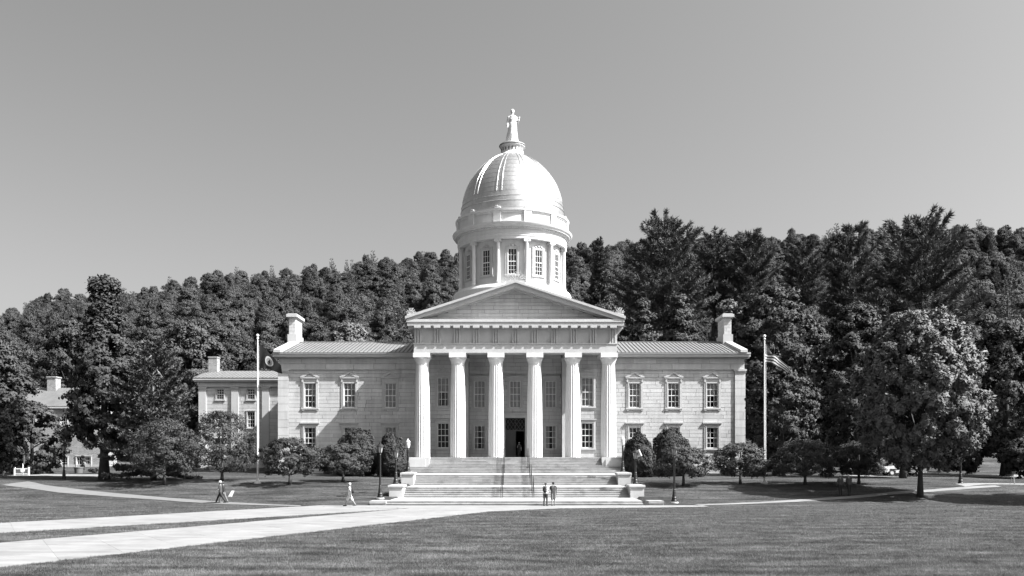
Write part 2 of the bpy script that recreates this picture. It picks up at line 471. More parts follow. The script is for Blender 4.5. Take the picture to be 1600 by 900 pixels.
# ------------------------------------------------------------------ building helpers
def rect_sub(rs, holes, eps=0.04):
    out = rs
    for hx0, hx1, hz0, hz1 in holes:
        nxt = []
        for x0, x1, z0, z1 in out:
            if hx1 <= x0 or hx0 >= x1 or hz1 <= z0 or hz0 >= z1: nxt.append((x0, x1, z0, z1)); continue
            if hz0 > z0: nxt.append((x0, x1, z0, hz0))
            if hz1 < z1: nxt.append((x0, x1, hz1, z1))
            a, b = max(z0, hz0), min(z1, hz1)
            if hx0 > x0: nxt.append((x0, hx0, a, b))
            if hx1 < x1: nxt.append((hx1, x1, a, b))
        out = [r for r in nxt if r[1] - r[0] > eps and r[3] - r[2] > eps]
    return out

_ub = MB(); _ub.box(-.5, .5, 0, 1, -.5, .5)
UNIT = _ub.mesh('stone_block'); UNIT.materials.append(M['block'])
BLOCKS = []                     # (area, parent, x0,x1,z0,z1,y)
def ashlar(parent, x0, x1, z0, z1, holes, y, course=0.44, lens=(1.1, 2.5), seed=0, gap=0.03, clip=None, depth=0.06):
    rng = random.Random(seed)
    n = max(1, round((z1 - z0) / course)); c = (z1 - z0) / n
    for i in range(n):
        a, b = z0 + i * c, z0 + (i + 1) * c
        xa, xb = x0, x1
        if clip:
            xa, xb = clip(a)
            if xb - xa < 0.4: continue
        x = xa - rng.uniform(0, lens[0])
        while x < xb:
            w = rng.uniform(*lens)
            l, r = max(x, xa), min(x + w, xb)
            x += w
            if r - l < 0.08: continue
            for q in rect_sub([(l + gap / 2, r - gap / 2, a + gap / 2, b - gap / 2)], holes):
                BLOCKS.append(((q[1] - q[0]) * (q[3] - q[2]), parent, q, y, depth))
def flush_blocks(limit, name='stone_block', rest='stone_facing'):
    global BLOCKS
    BLOCKS.sort(key=lambda t: -t[0])
    for ar, p, q, y, dp in BLOCKS[:limit]:
        put(name, UNIT, None, p, loc=((q[0] + q[1]) / 2, y, (q[2] + q[3]) / 2), scale=(q[1] - q[0], dp, q[3] - q[2]))
    by = {}
    for ar, p, q, y, dp in BLOCKS[limit:]:
        by.setdefault(p.name, (p, MB()))[1].box(q[0], q[1], y, y + dp, q[2], q[3])
    for p, mb in by.values():
        tag(put(rest, mb, M['block'], p), kind='stuff')
    BLOCKS = []
def wall(mb, x0, x1, z0, z1, holes, y, t=0.5):
    for q in rect_sub([(x0, x1, z0, z1)], holes): mb.box(q[0], q[1], y, y + t, q[2], q[3])

WCACHE = {}
def window_meshes(w, h, style, cols=3, rt=2, rb=2, curtain='full', flat=False, cas=0.30):
    key = (round(w, 2), round(h, 2), style, cols, rt, rb, curtain, flat, cas)
    if key in WCACHE: return WCACHE[key]
    out = {}
    p = 0.12 if flat else 0.07
    fr = MB()
    d1 = 0.0 if flat else 0.22
    fr.box(-w / 2 - cas, -w / 2, -p, d1, -0.02, h + cas * .8)
    fr.box(w / 2, w / 2 + cas, -p, d1, -0.02, h + cas * .8)
    fr.box(-w / 2, w / 2, -p, d1, h, h + cas * .8)
    fr.box(-w / 2 - cas * .45, -w / 2 - cas * .2, -p - .035, -p, -0.02, h + cas * .4)
    fr.box(w / 2 + cas * .2, w / 2 + cas * .45, -p - .035, -p, -0.02, h + cas * .4)
    out['frame'] = (fr.mesh('frame'), M['trim'])
    sl_ = MB(); sl_.box(-w / 2 - cas - .06, w / 2 + cas + .06, -p - .05, d1, -.2, -.02)
    if style in ('pediment', 'flat'):
        for s in (-1, 1): sl_.box(s * (w / 2 + cas * .5) - .13, s * (w / 2 + cas * .5) + .13, -p - .02, 0, -.36, -.2)
    out['sill'] = (sl_.mesh('sill'), M['trim'])
    hd = None
    zt = h + cas * .8
    W2 = w / 2 + cas
    if style == 'pediment':
        hd = MB(); hd.box(-W2, W2, -p - .02, 0, zt, zt + .32)
        for s in (-1, 1): hd.box(s * (W2 - .09) - .09, s * (W2 - .09) + .09, -p - .08, -p - .02, zt - .12, zt + .3)
        hd.box(-W2 - .12, W2 + .12, -p - .12, 0, zt + .32, zt + .44)
        a = W2 + .16; z0 = zt + .44
        hd.prism_y([(-a + .3, z0), (a - .3, z0), (0, z0 + .40)], -p - .05, 0)
        for s in (-1, 1): hd.prism_y([(s * a, z0), (s * a, z0 + .10), (0, z0 + .66), (0, z0 + .46), (s * (a - .35), z0)][::s], -p - .14, 0)
    elif style == 'flat':
        hd = MB(); hd.box(-W2, W2, -p - .02, 0, zt, zt + .14)
        hd.box(-W2 - .08, W2 + .08, -p - .07, 0, zt + .14, zt + .22); hd.box(-W2 - .16, W2 + .16, -p - .13, 0, zt + .22, zt + .36)
    elif style == 'shelf':
        hd = MB(); hd.box(-W2, W2, -p - .02, 0, zt, zt + .12); hd.box(-W2 - .1, W2 + .1, -p - .09, 0, zt + .12, zt + .22)
    elif style == 'shell':
        hd = MB(); hd.box(-W2, W2, -p - .02, 0, zt, zt + .1)
        arc = [(0.42 * math.cos(t), zt + .55 + .38 * math.sin(t)) for t in np.linspace(0, math.pi, 9)]
        hd.prism_y(arc, -p - .06, 0); hd.box(-.7, .7, -p - .05, 0, zt + .42, zt + .55)
        for t in np.linspace(.25, math.pi - .25, 5): hd.tube([(0.05 * math.cos(t), -p - .07, zt + .57), (.36 * math.cos(t), -p - .07, zt + .55 + .33 * math.sin(t))], .035, 5)
    elif style == 'crest':
        hd = MB()
        for t in np.linspace(0, math.pi, 7): hd.ball((.42 * math.cos(t), -p - .02, zt + .02 + .22 * math.sin(t)), (.11, .05, .09), 7, 5)
        hd.ball((0, -p - .03, zt + .1), (.16, .06, .14), 8, 6)
    elif style == 'plain':
        hd = MB(); hd.box(-W2 - .03, W2 + .03, -p - .04, 0, zt, zt + .08)
    if hd: out['hood'] = (hd.mesh('hood', 40), M['trim'])
    ya, yb = (-.075, -.035) if flat else (.10, .15)
    sa = MB(); t = .05 if flat else .07
    sa.box(-w / 2, -w / 2 + t, ya, yb, 0, h); sa.box(w / 2 - t, w / 2, ya, yb, 0, h)
    sa.box(-w / 2 + t, w / 2 - t, ya, yb, 0, t * 1.3); sa.box(-w / 2 + t, w / 2 - t, ya, yb, h - t, h)
    sa.box(-w / 2 + t, w / 2 - t, ya - .012, yb, h / 2 - .045, h / 2 + .045)
    mw = .017 if flat else .023
    for i in range(1, cols):
        x = -w / 2 + w * i / cols; sa.box(x - mw, x + mw, ya + .008, yb - .008, t, h - t)
    for base, n in ((0, rb), (h / 2, rt)):
        for k in range(1, n):
            z = base + h / 2 * k / n; sa.box(-w / 2 + t, w / 2 - t, ya + .011, yb - .011, z - mw, z + mw)
    out['sash'] = (sa.mesh('sash'), M['sash'])
    gy = -.03 if flat else .16
    gl = MB(); gl.add([(-w / 2, gy, 0), (w / 2, gy, 0), (w / 2, gy, h), (-w / 2, gy, h)], [(0, 1, 2, 3)])
    out['glass'] = (gl.mesh('glass'), M['darkpane' if flat else 'glass'])
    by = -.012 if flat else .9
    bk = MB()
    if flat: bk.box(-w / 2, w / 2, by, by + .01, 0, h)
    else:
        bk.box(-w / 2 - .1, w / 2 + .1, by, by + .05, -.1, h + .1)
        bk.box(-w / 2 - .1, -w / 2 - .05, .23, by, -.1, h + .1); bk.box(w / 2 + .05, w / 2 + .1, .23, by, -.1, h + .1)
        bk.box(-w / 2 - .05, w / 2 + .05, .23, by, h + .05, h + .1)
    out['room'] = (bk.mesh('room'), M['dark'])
    if not flat and curtain:
        cu = MB()
        def drape(xa, xb, za, zb, y):
            n = max(6, int((xb - xa) / .045))
            vs = []
            for i in range(n + 1):
                x = xa + (xb - xa) * i / n
                yy = y + .035 * math.sin(i * 1.7) + .02 * math.sin(i * .61 + 1)
                vs += [(x, yy, za), (x, yy, zb)]
            cu.add(vs, [(2 * i, 2 * i + 2, 2 * i + 3, 2 * i + 1) for i in range(n)])
        if curtain == 'full': drape(-w / 2, w / 2, 0, h, .24)
        elif curtain == 'upper': drape(-w / 2, w / 2, h * .52, h, .24); drape(-w / 2, -w * .3, 0, h * .52, .36); drape(w * .3, w / 2, 0, h * .52, .36)
        elif curtain == 'sides': drape(-w / 2, -w * .22, 0, h, .36); drape(w * .22, w / 2, 0, h, .36)
        elif curtain == 'shade': drape(-w / 2, w / 2, h * .7, h, .24)
        out['curtain'] = (cu.mesh('curtain', 80), M['curtain'])
    WCACHE[key] = out
    return out
def window(parent, x, y, z, w, h, style, rz=0, **k):
    ms = window_meshes(w, h, style, **k)
    o = put('window', ms['frame'][0], ms['frame'][1], parent, loc=(x, y, z), rot=(0, 0, rz))
    for nm in ('sill', 'hood', 'sash', 'glass', 'room', 'curtain'):
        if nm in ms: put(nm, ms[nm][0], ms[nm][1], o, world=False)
    return o

# ------------------------------------------------------------------ the capitol
AX = 0.375                               # axis of portico and stairs
YF, YP, YR = 99.3, 93.95, 101.3          # wing facade, portico front, recessed porch wall
FL = 3.79                                # porch floor
bld = thing('capitol_building', 'white granite domed capitol with six fluted columns and low side wings', 'capitol', (0, YF, 1.9))

def zw(py): return PZ(py, YF)
sash_w = 1.30
UZ0, UH = zw(637), zw(599) - zw(637)
LZ0, LH = zw(700.5), zw(668) - zw(700.5)
cur_u = {991.8: 'full', 1052.5: 'shade', 1113: 'upper', 484.5: 'upper', 546: 'full', 610: 'full'}
cur_l = {991.8: 'sides', 1052.5: 'sides', 1113: 'sides', 484.5: 'sides', 546: None, 610: 'full'}
for side, cols_, x0, x1 in ((-1, (484.5, 546, 610), PX(436, YF), AX - 11.13), (1, (991.8, 1052.5, 1113), AX + 11.13, PX(1163, YF))):
    holes = []
    for c in cols_:
        X0 = PX(c, YF)
        holes += [(X0 - sash_w / 2, X0 + sash_w / 2, UZ0, UZ0 + UH), (X0 - sash_w / 2, X0 + sash_w / 2, LZ0, LZ0 + LH)]
    mb = MB()
    wall(mb, x0, x1, 1.2, 15.3, holes, YF + .06, .5)
    xo = x0 if side < 0 else x1
    mb.box(min(xo, xo - side * .5), max(xo, xo - side * .5), YF + .56, 114.5, 1.2, 15.3)
    mb.box(x0, x1, 114.5, 115.0, 1.2, 15.3)
    w_ = put('wing_wall', mb, M['joint'], bld)
    pil = (x1 - 1.13, x1 + .1) if side > 0 else (x0 - .1, x0 + 1.13)
    fx0, fx1 = (x0, x1 - 1.13) if side > 0 else (x0 + 1.13, x1)
    ashlar(w_, fx0, fx1, 1.75, 13.93, holes, YF, .44, (1.3, 2.6), seed=5 + side)
    ashlar(w_, x0, x1, 14.0, 15.25, [], YF - .10, .62, (2.2, 3.6), seed=9 + side, depth=.16)
    # corner pilaster built of blocks, with cap
    pb = MB(); pb.box(pil[0] + .04, pil[1] - .04, YF - .10, YF + .3, 1.2, 13.6); pl = put('corner_pilaster', pb, M['joint'], bld)
    ashlar(pl, pil[0], pil[1], 1.75, 13.62, [], YF - .16, .88, (3, 4), seed=2, depth=.1)
    cb = MB(); cb.box(pil[0] - .06, pil[1] + .06, YF - .24, YF + .3, 13.6, 13.78); cb.box(pil[0] - .1, pil[1] + .1, YF - .30, YF + .3, 13.78, 14.0)
    put('pilaster_cap', cb, M['trim'], pl)
    # architrave line, cornice
    ex = x1 + .5 if side > 0 else x0 - .5
    ca, cb_ = (x0 - .2, ex) if side > 0 else (ex, x1 + .2)
    mb = MB(); mb.box(fx0, fx1, YF - .16, YF + .02, 13.93, 14.0)
    mb.box(ca, cb_, YF - .34, YF + .4, 15.25, 15.36); mb.box(ca, cb_, YF - .80, YF + .4, 15.36, 15.66)
    mb.box(ca, cb_, YF - .90, YF + .4, 15.66, 15.84)
    mb.box(min(xo, xo + side * .5), max(xo, xo + side * .5), YF + .4, 115.6, 15.36, 15.84)
    put('wing_cornice', mb, M['trim'], bld)
    # roof with standing seams
    ridge_y, ridge_z, ey, ez = 106.9, 18.16, YF - .92, 15.86
    rx0, rx1 = (AX + 10.6, PX(1167.5, 98.4)) if side > 0 else (PX(428, 98.4), AX - 10.6)
    poly = [(ey, ez), (ridge_y, ridge_z), (2 * ridge_y - ey, ez), (2 * ridge_y - ey, ez - .1), (ridge_y, ridge_z - .2), (ey, ez - .1)]
    rf = MB(); rf.prism_x(poly, rx0, rx1)
    ro = put('wing_roof', rf, M['roof'], bld)
    sm = MB(); sm.prism_x([(ey - .01, ez), (ridge_y, ridge_z), (ridge_y, ridge_z + .07), (ey - .01, ez + .07)], -.03, .03)
    sme = sm.mesh('seam'); sme.materials.append(M['seam'])
    x = rx0 + .25
    while x < rx1 - (.9 if side > 0 else 0):
        if side > 0 or x > rx0 + .9: put('seam', sme, None, ro, loc=(x, 0, .0))
        x += .455
    sb = MB(); sb.box(rx0, rx1, ridge_y - .12, ridge_y + .12, ridge_z - .02, ridge_z + .10); put('ridge_cap', sb, M['roof'], ro)
    cp = MB(); c0, c1 = (rx1 - .78, rx1 + .02) if side > 0 else (rx0 - .02, rx0 + .78)
    cp.prism_x([(ey - .12, ez - .02), (ridge_y, ridge_z - .02), (2 * ridge_y - ey, ez - .02), (2 * ridge_y - ey, ez + .3), (ridge_y, ridge_z + .3), (ey - .12, ez + .3)], c0, c1)
    put('gable_coping', cp, M['trim'], ro)
    # chimney
    ch0, ch1 = (PX(1131.4, 105.5), PX(1143, 105.5)) if side > 0 else (PX(451.5, 105.5), PX(462, 105.5))
    cm = MB(); cm.box(ch0 + .03, ch1 - .03, 105.53, 108.67, 17.4, 21.0); co = put('chimney', cm, M['joint'], bld)
    cb3 = MB(); cb3.box(ch0 - .14, ch1 + .14, 105.35, 108.85, 17.0, 18.95); put('chimney_base', cb3, M['trim'], co)
    for k in range(5):
        za = 18.97 + k * .4
        rng = random.Random(k)
        zs = [(ch0, (ch0 + ch1) / 2 + rng.uniform(-.2, .2)), None]
        zs[1] = (zs[0][1], ch1)
        for a_, b_ in zs:
            bb = MB(); bb.box(a_ + .012, b_ - .012, 105.5, 107.0, za + .012, za + .39); put('stone_block', bb, M['block'], co)
        ys_ = 107.0 + rng.uniform(-.3, .3) * 0
        for q0, q1 in ((107.02, 107.85 + rng.uniform(-.2, .2)), (0, 108.7)):
            if q0 == 0: q0 = last
            bb = MB(); bb.box(ch0, ch1, q0 + .012, q1 - .012, za + .012, za + .39); put('stone_block', bb, M['block'], co); last = q1
    cc = MB(); cc.box(ch0 - .12, ch1 + .12, 105.38, 108.82, 20.97, 21.07); cc.box(ch0 - .26, ch1 + .26, 105.2, 109.0, 21.07, 21.42); cc.box(ch0 - .1, ch1 + .1, 105.4, 108.8, 21.42, 21.52)
    put('chimney_cap', cc, M['trim'], co)
    for c in cols_:
        X0 = PX(c, YF)
        window(bld, X0, YF, UZ0, sash_w, UH, 'pediment', curtain=cur_u[c])
        window(bld, X0, YF, LZ0, sash_w, LH, 'flat', curtain=cur_l[c])

# central body behind the portico
side_w, cen_w = 1.33, 1.29
UH2 = PZ(590, YF) - PZ(635, YF); UZ2 = PZ(635, YF); LH2 = PZ(661, YF) - PZ(700, YF); LZ2 = PZ(700, YF)
UHc = PZ(595, YR) - PZ(637, YR); UZc = PZ(637, YR); LHc = PZ(665, YR) - PZ(702, YR); LZc = PZ(702, YR)
DW, DZ = 1.17, PZ(653, YR)
for s in (-1, 1):
    a, b = sorted((AX + s * 5.42, AX + s * 11.1))
    xw = AX + s * 8.34
    hs = [(xw - side_w / 2, xw + side_w / 2, UZ2, UZ2 + UH2), (xw - side_w / 2, xw + side_w / 2, LZ2, LZ2 + LH2)]
    mb = MB(); wall(mb, a, b, FL, 16.2, hs, YF + .06, .5)
    xi = AX + s * 5.42
    mb.box(min(xi, xi + s * .4), max(xi, xi + s * .4), YF + .56, YR + .3, FL, 16.2)
    w_ = put('porch_wall', mb, M['joint'], bld)
    ashlar(w_, a, b, FL + .02, 15.9, hs, YF, .44, (1.3, 2.6), seed=20 + s)
    window(bld, xw, YF, UZ2, side_w, UH2, 'shell', curtain='full' if s > 0 else 'upper')
    window(bld, xw, YF, LZ2, side_w, LH2, 'shelf', curtain=None)
    for xp, wd in ((AX + s * 5.66, .5), (AX + s * 10.55, 1.1)):
        pb = MB(); pb.box(xp - wd / 2, xp + wd / 2, YF - .30, YF - .005, FL, 14.9)
        po = put('anta_pilaster', pb, M['trim'], bld)
        qb = MB(); qb.box(xp - wd / 2 - .1, xp + wd / 2 + .1, YF - .42, YF + .002, 14.9, 15.25); qb.box(xp - wd / 2 - .05, xp + wd / 2 + .05, YF - .36, YF + .001, 14.75, 14.9)
        put('pilaster_cap', qb, M['trim'], po)
hs = [(AX + x - cen_w / 2, AX + x + cen_w / 2, UZc, UZc + UHc) for x in (-4.2, 0, 4.2)] + [(AX + x - cen_w / 2, AX + x + cen_w / 2, LZc, LZc + LHc) for x in (-4.2, 4.2)]
hs.append((AX - DW, AX + DW, FL, DZ))
mb = MB(); wall(mb, AX - 5.42, AX + 5.42, FL, 16.2, hs, YR + .06, .5)
w_ = put('porch_wall', mb, M['joint'], bld)
ashlar(w_, AX - 5.42, AX + 5.42, FL + .02, 15.9, hs, YR, .44, (1.3, 2.6), seed=31)
for x in (-4.2, 0, 4.2): window(bld, AX + x, YR, UZc, cen_w, UHc, 'flat', curtain='full', cols=3)
for x in (-4.2, 4.2): window(bld, AX + x, YR, LZc, cen_w, LHc, 'shelf', curtain='sides')

# door
dm = MB()
dm.box(AX - DW - .28, AX - DW, YR - .12, YR + .3, FL, DZ); dm.box(AX + DW, AX + DW + .28, YR - .12, YR + .3, FL, DZ)
dm.box(AX - DW - .4, AX + DW + .4, YR - .16, YR + .3, DZ, DZ + .42); dm.box(AX - DW - .5, AX + DW + .5, YR - .3, YR, DZ + .42, DZ + .56)
dr = put('doorway', dm, M['trim'], bld)
T0 = PZ(671.5, YR)
tm = MB(); tm.box(AX - DW, AX + DW, YR + .12, YR + .2, T0 - .16, T0); tm.box(AX - DW, AX + DW, YR + .12, YR + .2, DZ - .1, DZ)
for i in range(7):
    for s in (-1, 1):
        xa = AX - DW + .1 + (i - 1) * .42
        p0, p1 = Vector((xa if s > 0 else xa + .84, YR + .15, T0)), Vector((xa + .84 if s > 0 else xa, YR + .15, DZ - .1))
        def cl_(p, q):
            pts = [p.lerp(q, t) for t in np.linspace(0, 1, 13)]
            return [v for v in pts if AX - DW <= v.x <= AX + DW]
        pts = cl_(p0, p1)
        if len(pts) > 1: tm.tube(pts, .028, 5)
tm.box(AX - .03, AX + .03, YR + .12, YR + .2, T0, DZ - .1)
put('transom_lattice', tm, M['door'], dr)
gl = MB(); gl.box(AX - DW, AX + DW, YR + .24, YR + .25, T0, DZ - .1); put('transom_glass', gl, M['dark'], dr)
lm = MB(); lx0, lx1 = AX - DW + .02, AX + .02
lm.box(lx0, lx1, YR + .16, YR + .2, FL, T0 - .16)
for za, zb in ((FL, FL + .18), (FL + 1.0, FL + 1.2), (T0 - .36, T0 - .16)): lm.box(lx0, lx1, YR + .12, YR + .158, za, zb)
for xa, xb in ((lx0, lx0 + .17), (lx1 - .17, lx1)): lm.box(xa, xb, YR + .115, YR + .157, FL, T0 - .16)
lm.box(lx0 + .3, lx1 - .3, YR + .14, YR + .159, FL + 1.32, T0 - .5); lm.box(lx0 + .3, lx1 - .3, YR + .14, YR + .159, FL + .3, FL + .88)
put('door_leaf', lm, M['door'], dr)
ol = MB(); ol.box(AX + DW - .06, AX + DW - .01, YR + .3, YR + 1.3, FL, T0 - .16); ol.box(AX + .04, AX + .1, YR + .12, YR + .2, FL, T0 - .16); ol.box(AX + DW - .12, AX + DW, YR + .12, YR + .2, FL, T0 - .16)
put('door_leaf', ol, M['door'], dr)['label'] = 'door leaf swung open inward'
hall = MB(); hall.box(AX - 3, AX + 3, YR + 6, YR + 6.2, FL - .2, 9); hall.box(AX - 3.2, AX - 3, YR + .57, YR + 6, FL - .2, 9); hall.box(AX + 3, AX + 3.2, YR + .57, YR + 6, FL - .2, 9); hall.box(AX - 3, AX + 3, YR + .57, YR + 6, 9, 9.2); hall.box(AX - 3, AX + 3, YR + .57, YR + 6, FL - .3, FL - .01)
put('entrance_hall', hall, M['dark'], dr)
# porch floor, ceiling
mb = MB(); mb.box(AX - 11.1, AX + 11.1, 93.4, YR + .6, 1.2, FL); put('porch_floor', mb, M['landing'], bld)
mb = MB(); mb.box(AX - 9.4, AX + 9.4, YP + 1.75, YR + .3, 15.95, 16.1)
for k in range(7): mb.box(AX - 9.4, AX + 9.4, YP + 2.2 + k * .8, YP + 2.35 + k * .8, 15.8, 15.95)
put('porch_ceiling', mb, M['trim'], bld)

# columns
def fl_(a, z): return 1 - .050 * abs(math.sin(a * 10)) ** 0.8
prof = [(.86, FL), (.858, FL + 1.2), (.852, FL + 3), (.835, FL + 5), (.80, FL + 7), (.755, FL + 8.8), (.71, FL + 10.15)]
sh = MB(); sh.lathe([(r, z - FL) for r, z in prof], 160, 0, 0, True, lambda a, z: 1 - .085 * (1 - abs(math.cos(a * 10)) ** 1.6))
shm = sh.mesh('shaft', 50)
cpm = MB(); z0 = 10.15
cpm.lathe([(.70, z0), (.715, z0 + .12), (.74, z0 + .16), (.73, z0 + .2), (.74, z0 + .3), (.80, z0 + .46), (.88, z0 + .62), (.915, z0 + .74), (.90, z0 + .8)], 48)
cpe = cpm.mesh('capital', 40)
ab = MB(); ab.box(-.93, .93, -.93, .93, z0 + .8, z0 + 1.3); abm = ab.mesh('abacus')
CXS = [-10.29, -6.35, -2.13, 2.13, 6.35, 10.29]
YC = YP + .88
for x in CXS:
    o = put('column', shm, M['column'], bld, loc=(AX + x, YC, FL))
    put('capital', cpe, M['column'], o, world=False); put('abacus', abm, M['column'], o, world=False)
AR0, AR1, FR1, CO1 = FL + 11.45, 16.30, 18.0, 18.82
# architrave and frieze run round three sides
def ring(mb, half, y0, z0, z1, t=1.75, yb=121):
    mb.box(AX - half, AX + half, y0, y0 + t, z0, z1)
    mb.box(AX - half, AX - half + t, y0 + t, yb, z0, z1); mb.box(AX + half - t, AX + half, y0 + t, yb, z0, z1)
mb = MB(); ring(mb, 11.13, YP, AR0, AR1 - .12); mb2 = MB(); ring(mb2, 11.2, YP - .07, AR1 - .12, AR1)
ao = put('architrave', mb, M['trim'], bld); put('taenia', mb2, M['trim'], ao)
mb = MB(); ring(mb, 10.96, YP + .17, AR1, FR1); fo = put('frieze', mb, M['trim'], bld)
tg = MB()
for k in (-1, 0, 1): tg.box(k * .275 - .072, k * .275 + .072, -.19, 0, 0, FR1 - AR1 - .14)
tg.box(-.345, .345, -.01, 0, 0, FR1 - AR1); tg.box(-.40, .40, -.21, 0, FR1 - AR1 - .14, FR1 - AR1 - .005)
tg.box(-.38, .38, -.195, 0, -.22, -.125)
tgm = tg.mesh('triglyph'); tgm.materials.append(M['trim'])
for k in range(11): put('triglyph', tgm, None, fo, loc=(AX + (k - 5) * 2.134, YP + .168, AR1 + .002))
for s in (-1, 1):
    for k in range(10): put('triglyph', tgm, None, fo, loc=(AX + s * 10.962, YP + .5 + k * 2.134, AR1 + .002), rot=(0, 0, R(90 * s)))
mt = MB(); mt.box(-.36, .36, -.60, 0, -.14, .09); mtm = mt.mesh('mutule'); mtm.materials.append(M['trim'])
def cring(mb, o, z0, z1):
    mb.box(AX - 11.13 - o, AX + 11.13 + o, YP - o, YP + 1, z0, z1)
    mb.box(AX - 11.13 - o, AX - 10.2, YP + 1, 121, z0, z1); mb.box(AX + 10.2, AX + 11.13 + o, YP + 1, 121, z0, z1)
mb = MB(); cring(mb, .03, FR1, FR1 + .12); cring(mb, .66, FR1 + .12, FR1 + .50); cring(mb, .74, FR1 + .50, FR1 + .60); cring(mb, .70, FR1 + .60, CO1)
cor = put('cornice', mb, M['trim'], bld)
for k in range(21): put('mutule', mtm, None, cor, loc=(AX + (k - 10) * 1.067, YP - .062, FR1 + .03))
for s in (-1, 1):
    for k in range(12): put('mutule', mtm, None, cor, loc=(AX + s * 11.192, YP + .5 + k * 1.067, FR1 + .03), rot=(0, 0, R(90 * s)))
# pediment
pkz = PZ(438, 93.1); tip = 11.98; sl = (pkz - CO1 - .02) / tip
tz = lambda x: CO1 + (pkz - CO1) * (1 - abs(x) / tip)
pm = MB(); pm.prism_y([(AX - 10.6, CO1), (AX + 10.6, CO1), (AX, tz(0) - .75)], YP + .56, YP + 1.1)
pdm = put('pediment', pm, M['joint'], bld)
ashlar(pdm, 0, 0, CO1 + .02, pkz - .9, [], YP + .5, .43, (1.3, 3.0), seed=77,
       clip=lambda z: (AX - (pkz - .72 - z) / (pkz - CO1) * tip + .1, AX + (pkz - .72 - z) / (pkz - CO1) * tip - .1))
for s in (-1, 1):
    rb = MB()
    def bar(o0, o1, y0, y1):       # slab between vertical offsets o0 < o1 below the outer slope
        rb.prism_y([(AX + s * tip, CO1 - o0 + .12), (AX, pkz - o0), (AX, pkz - o1), (AX + s * tip * .999, CO1 + .06)][:: s] if False else
                   [(AX + s * tip, max(CO1 + .02, CO1 - o0 + .30)), (AX, pkz - o0), (AX, pkz - o1), (AX + s * (tip - max(0, (o1 - .3)) / sl), CO1 + .012)], y0, y1)
    bar(0, .22, YP - .84, YP + 2.0); bar(.22, .32, YP - .72, YP + 2); bar(.32, .72, YP - .62, YP + 1.3); bar(.72, .84, YP + .1, YP + 1.2)
    put('raking_cornice', rb, M['trim'], pdm)
# gable roof behind the pediment
rm = MB(); rm.prism_y([(AX - 12.0, CO1 + .1), (AX + 12.0, CO1 + .1), (AX, pkz - .06)], YP + 1.3, 121.8)
gr = put('portico_roof', rm, M['roof'], bld)
rm = MB(); 
for s in (-1, 1):
    for k in range(26):
        y = YP + 2.5 + k * .95
        rm.prism_y([(AX + s * 12.0, CO1 + .1), (AX, pkz - .06), (AX, pkz), (AX + s * 12.0, CO1 + .17)], y, y + .05)
put('seam', rm, M['seam'], gr)
mb = MB(); mb.box(AX - 11.0, AX + 11.0, 114, 121, 1.2, 18.2); put('rear_wall', mb, M['trim'], bld)
# acroteria: carved scrolls on the corners and at the peak
def acroterion(x, z, w, h, y):
    a = MB(); rng = random.Random(int(abs(x) * 10) + 3)
    a.box(x - w * .5, x + w * .5, y - .12, y + .12, z - .3, z)
    for i in range(7):
        t = math.pi * (i + .5) / 7
        ln = h * (.62 + .38 * math.sin(t) ** 2) * rng.uniform(.9, 1.1)
        dx_, dz_ = math.cos(t) * w * .52, ln * (.35 + .65 * math.sin(t))
        c = Vector((x + dx_, y, z + dz_))
        a.tube([Vector((x + dx_ * .15, y, z - .02)), Vector((x + dx_ * .6, y - .05, z + dz_ * .6)), c], [.035, .05, .02], 5)
        a.tube([c + Vector((.09 * w * math.cos(u), -.01 * u, .09 * w * math.sin(u))) * (1 - u / 9) for u in np.linspace(0, 6.2, 9)], .028, 5)
    return put('acroterion', a, M['trim'], pdm)
acroterion(AX, pkz + .05, 2.0, .85, YP - .5)
acroterion(AX - 11.4, CO1 + .62, .85, .62, YP - .35); acroterion(AX + 11.4, CO1 + .62, .85, .62, YP - .35)

# drum and dome
DX, DY = 0.05, 108.0
def zd(py): return ZC + (HY - py) * DY / F
mb = MB(); mb.lathe([(7.35, 16.5), (7.42, 23.6), (7.40, 23.9), (7.25, 24.15), (6.95, 24.32), (6.95, 24.42), (6.2, 24.42)], 96, DX, DY, False)
dbase = put('drum_base', mb.mesh('drum_base', 25), M['paint'], bld)
mb = MB(); mb.lathe([(6.2, 24.3), (6.2, 29.9)], 96, DX, DY, False)
dw = put('drum_wall', mb.mesh('drum_wall', 25), M['paint'], bld)
mb = MB(); mb.lathe([(6.2, 29.72), (6.82, 29.72), (6.82, 30.02), (6.87, 30.02), (6.87, 30.25), (6.92, 30.27), (6.84, 30.33), (6.84, 30.85), (6.95, 30.92), (7.0, 31.0), (7.25, 31.05),
                     (7.30, 31.2), (7.42, 31.28), (7.52, 31.45), (7.53, 31.52), (6.9, 31.6)], 96, DX, DY, False)
dc = put('drum_cornice', mb.mesh('drum_cornice', 25), M['paint'], bld)
de = MB()
for i in range(150):
    a = 2 * math.pi * i / 150
    q = MB(); q.box(-.07, .07, -.16, 0, 0, .1); q.xf(Matrix.Translation((DX, DY, 30.9)) @ Matrix.Rotation(a, 4, 'Z') @ Matrix.Translation((0, -6.95, 0)))
    de.add(q.v, q.f)
tag(put('dentil', de, M['paint'], dc), kind='stuff')
mb = MB(); mb.lathe([(6.9, 31.5), (6.9, 32.75), (7.0, 32.8), (7.0, 32.9), (7.14, 32.98), (7.16, 33.2), (6.5, 33.28)], 96, DX, DY, False)
at = put('attic', mb.mesh('attic', 25), M['paint'], bld)
def rad(name, q, r, ang, z, m, parent, sm=None):
    me = q.mesh(name, sm) if isinstance(q, MB) else q
    a = R(ang)
    return put(name, me, m, parent, loc=(DX + r * math.sin(a), DY - r * math.cos(a), z), rot=(0, 0, a))
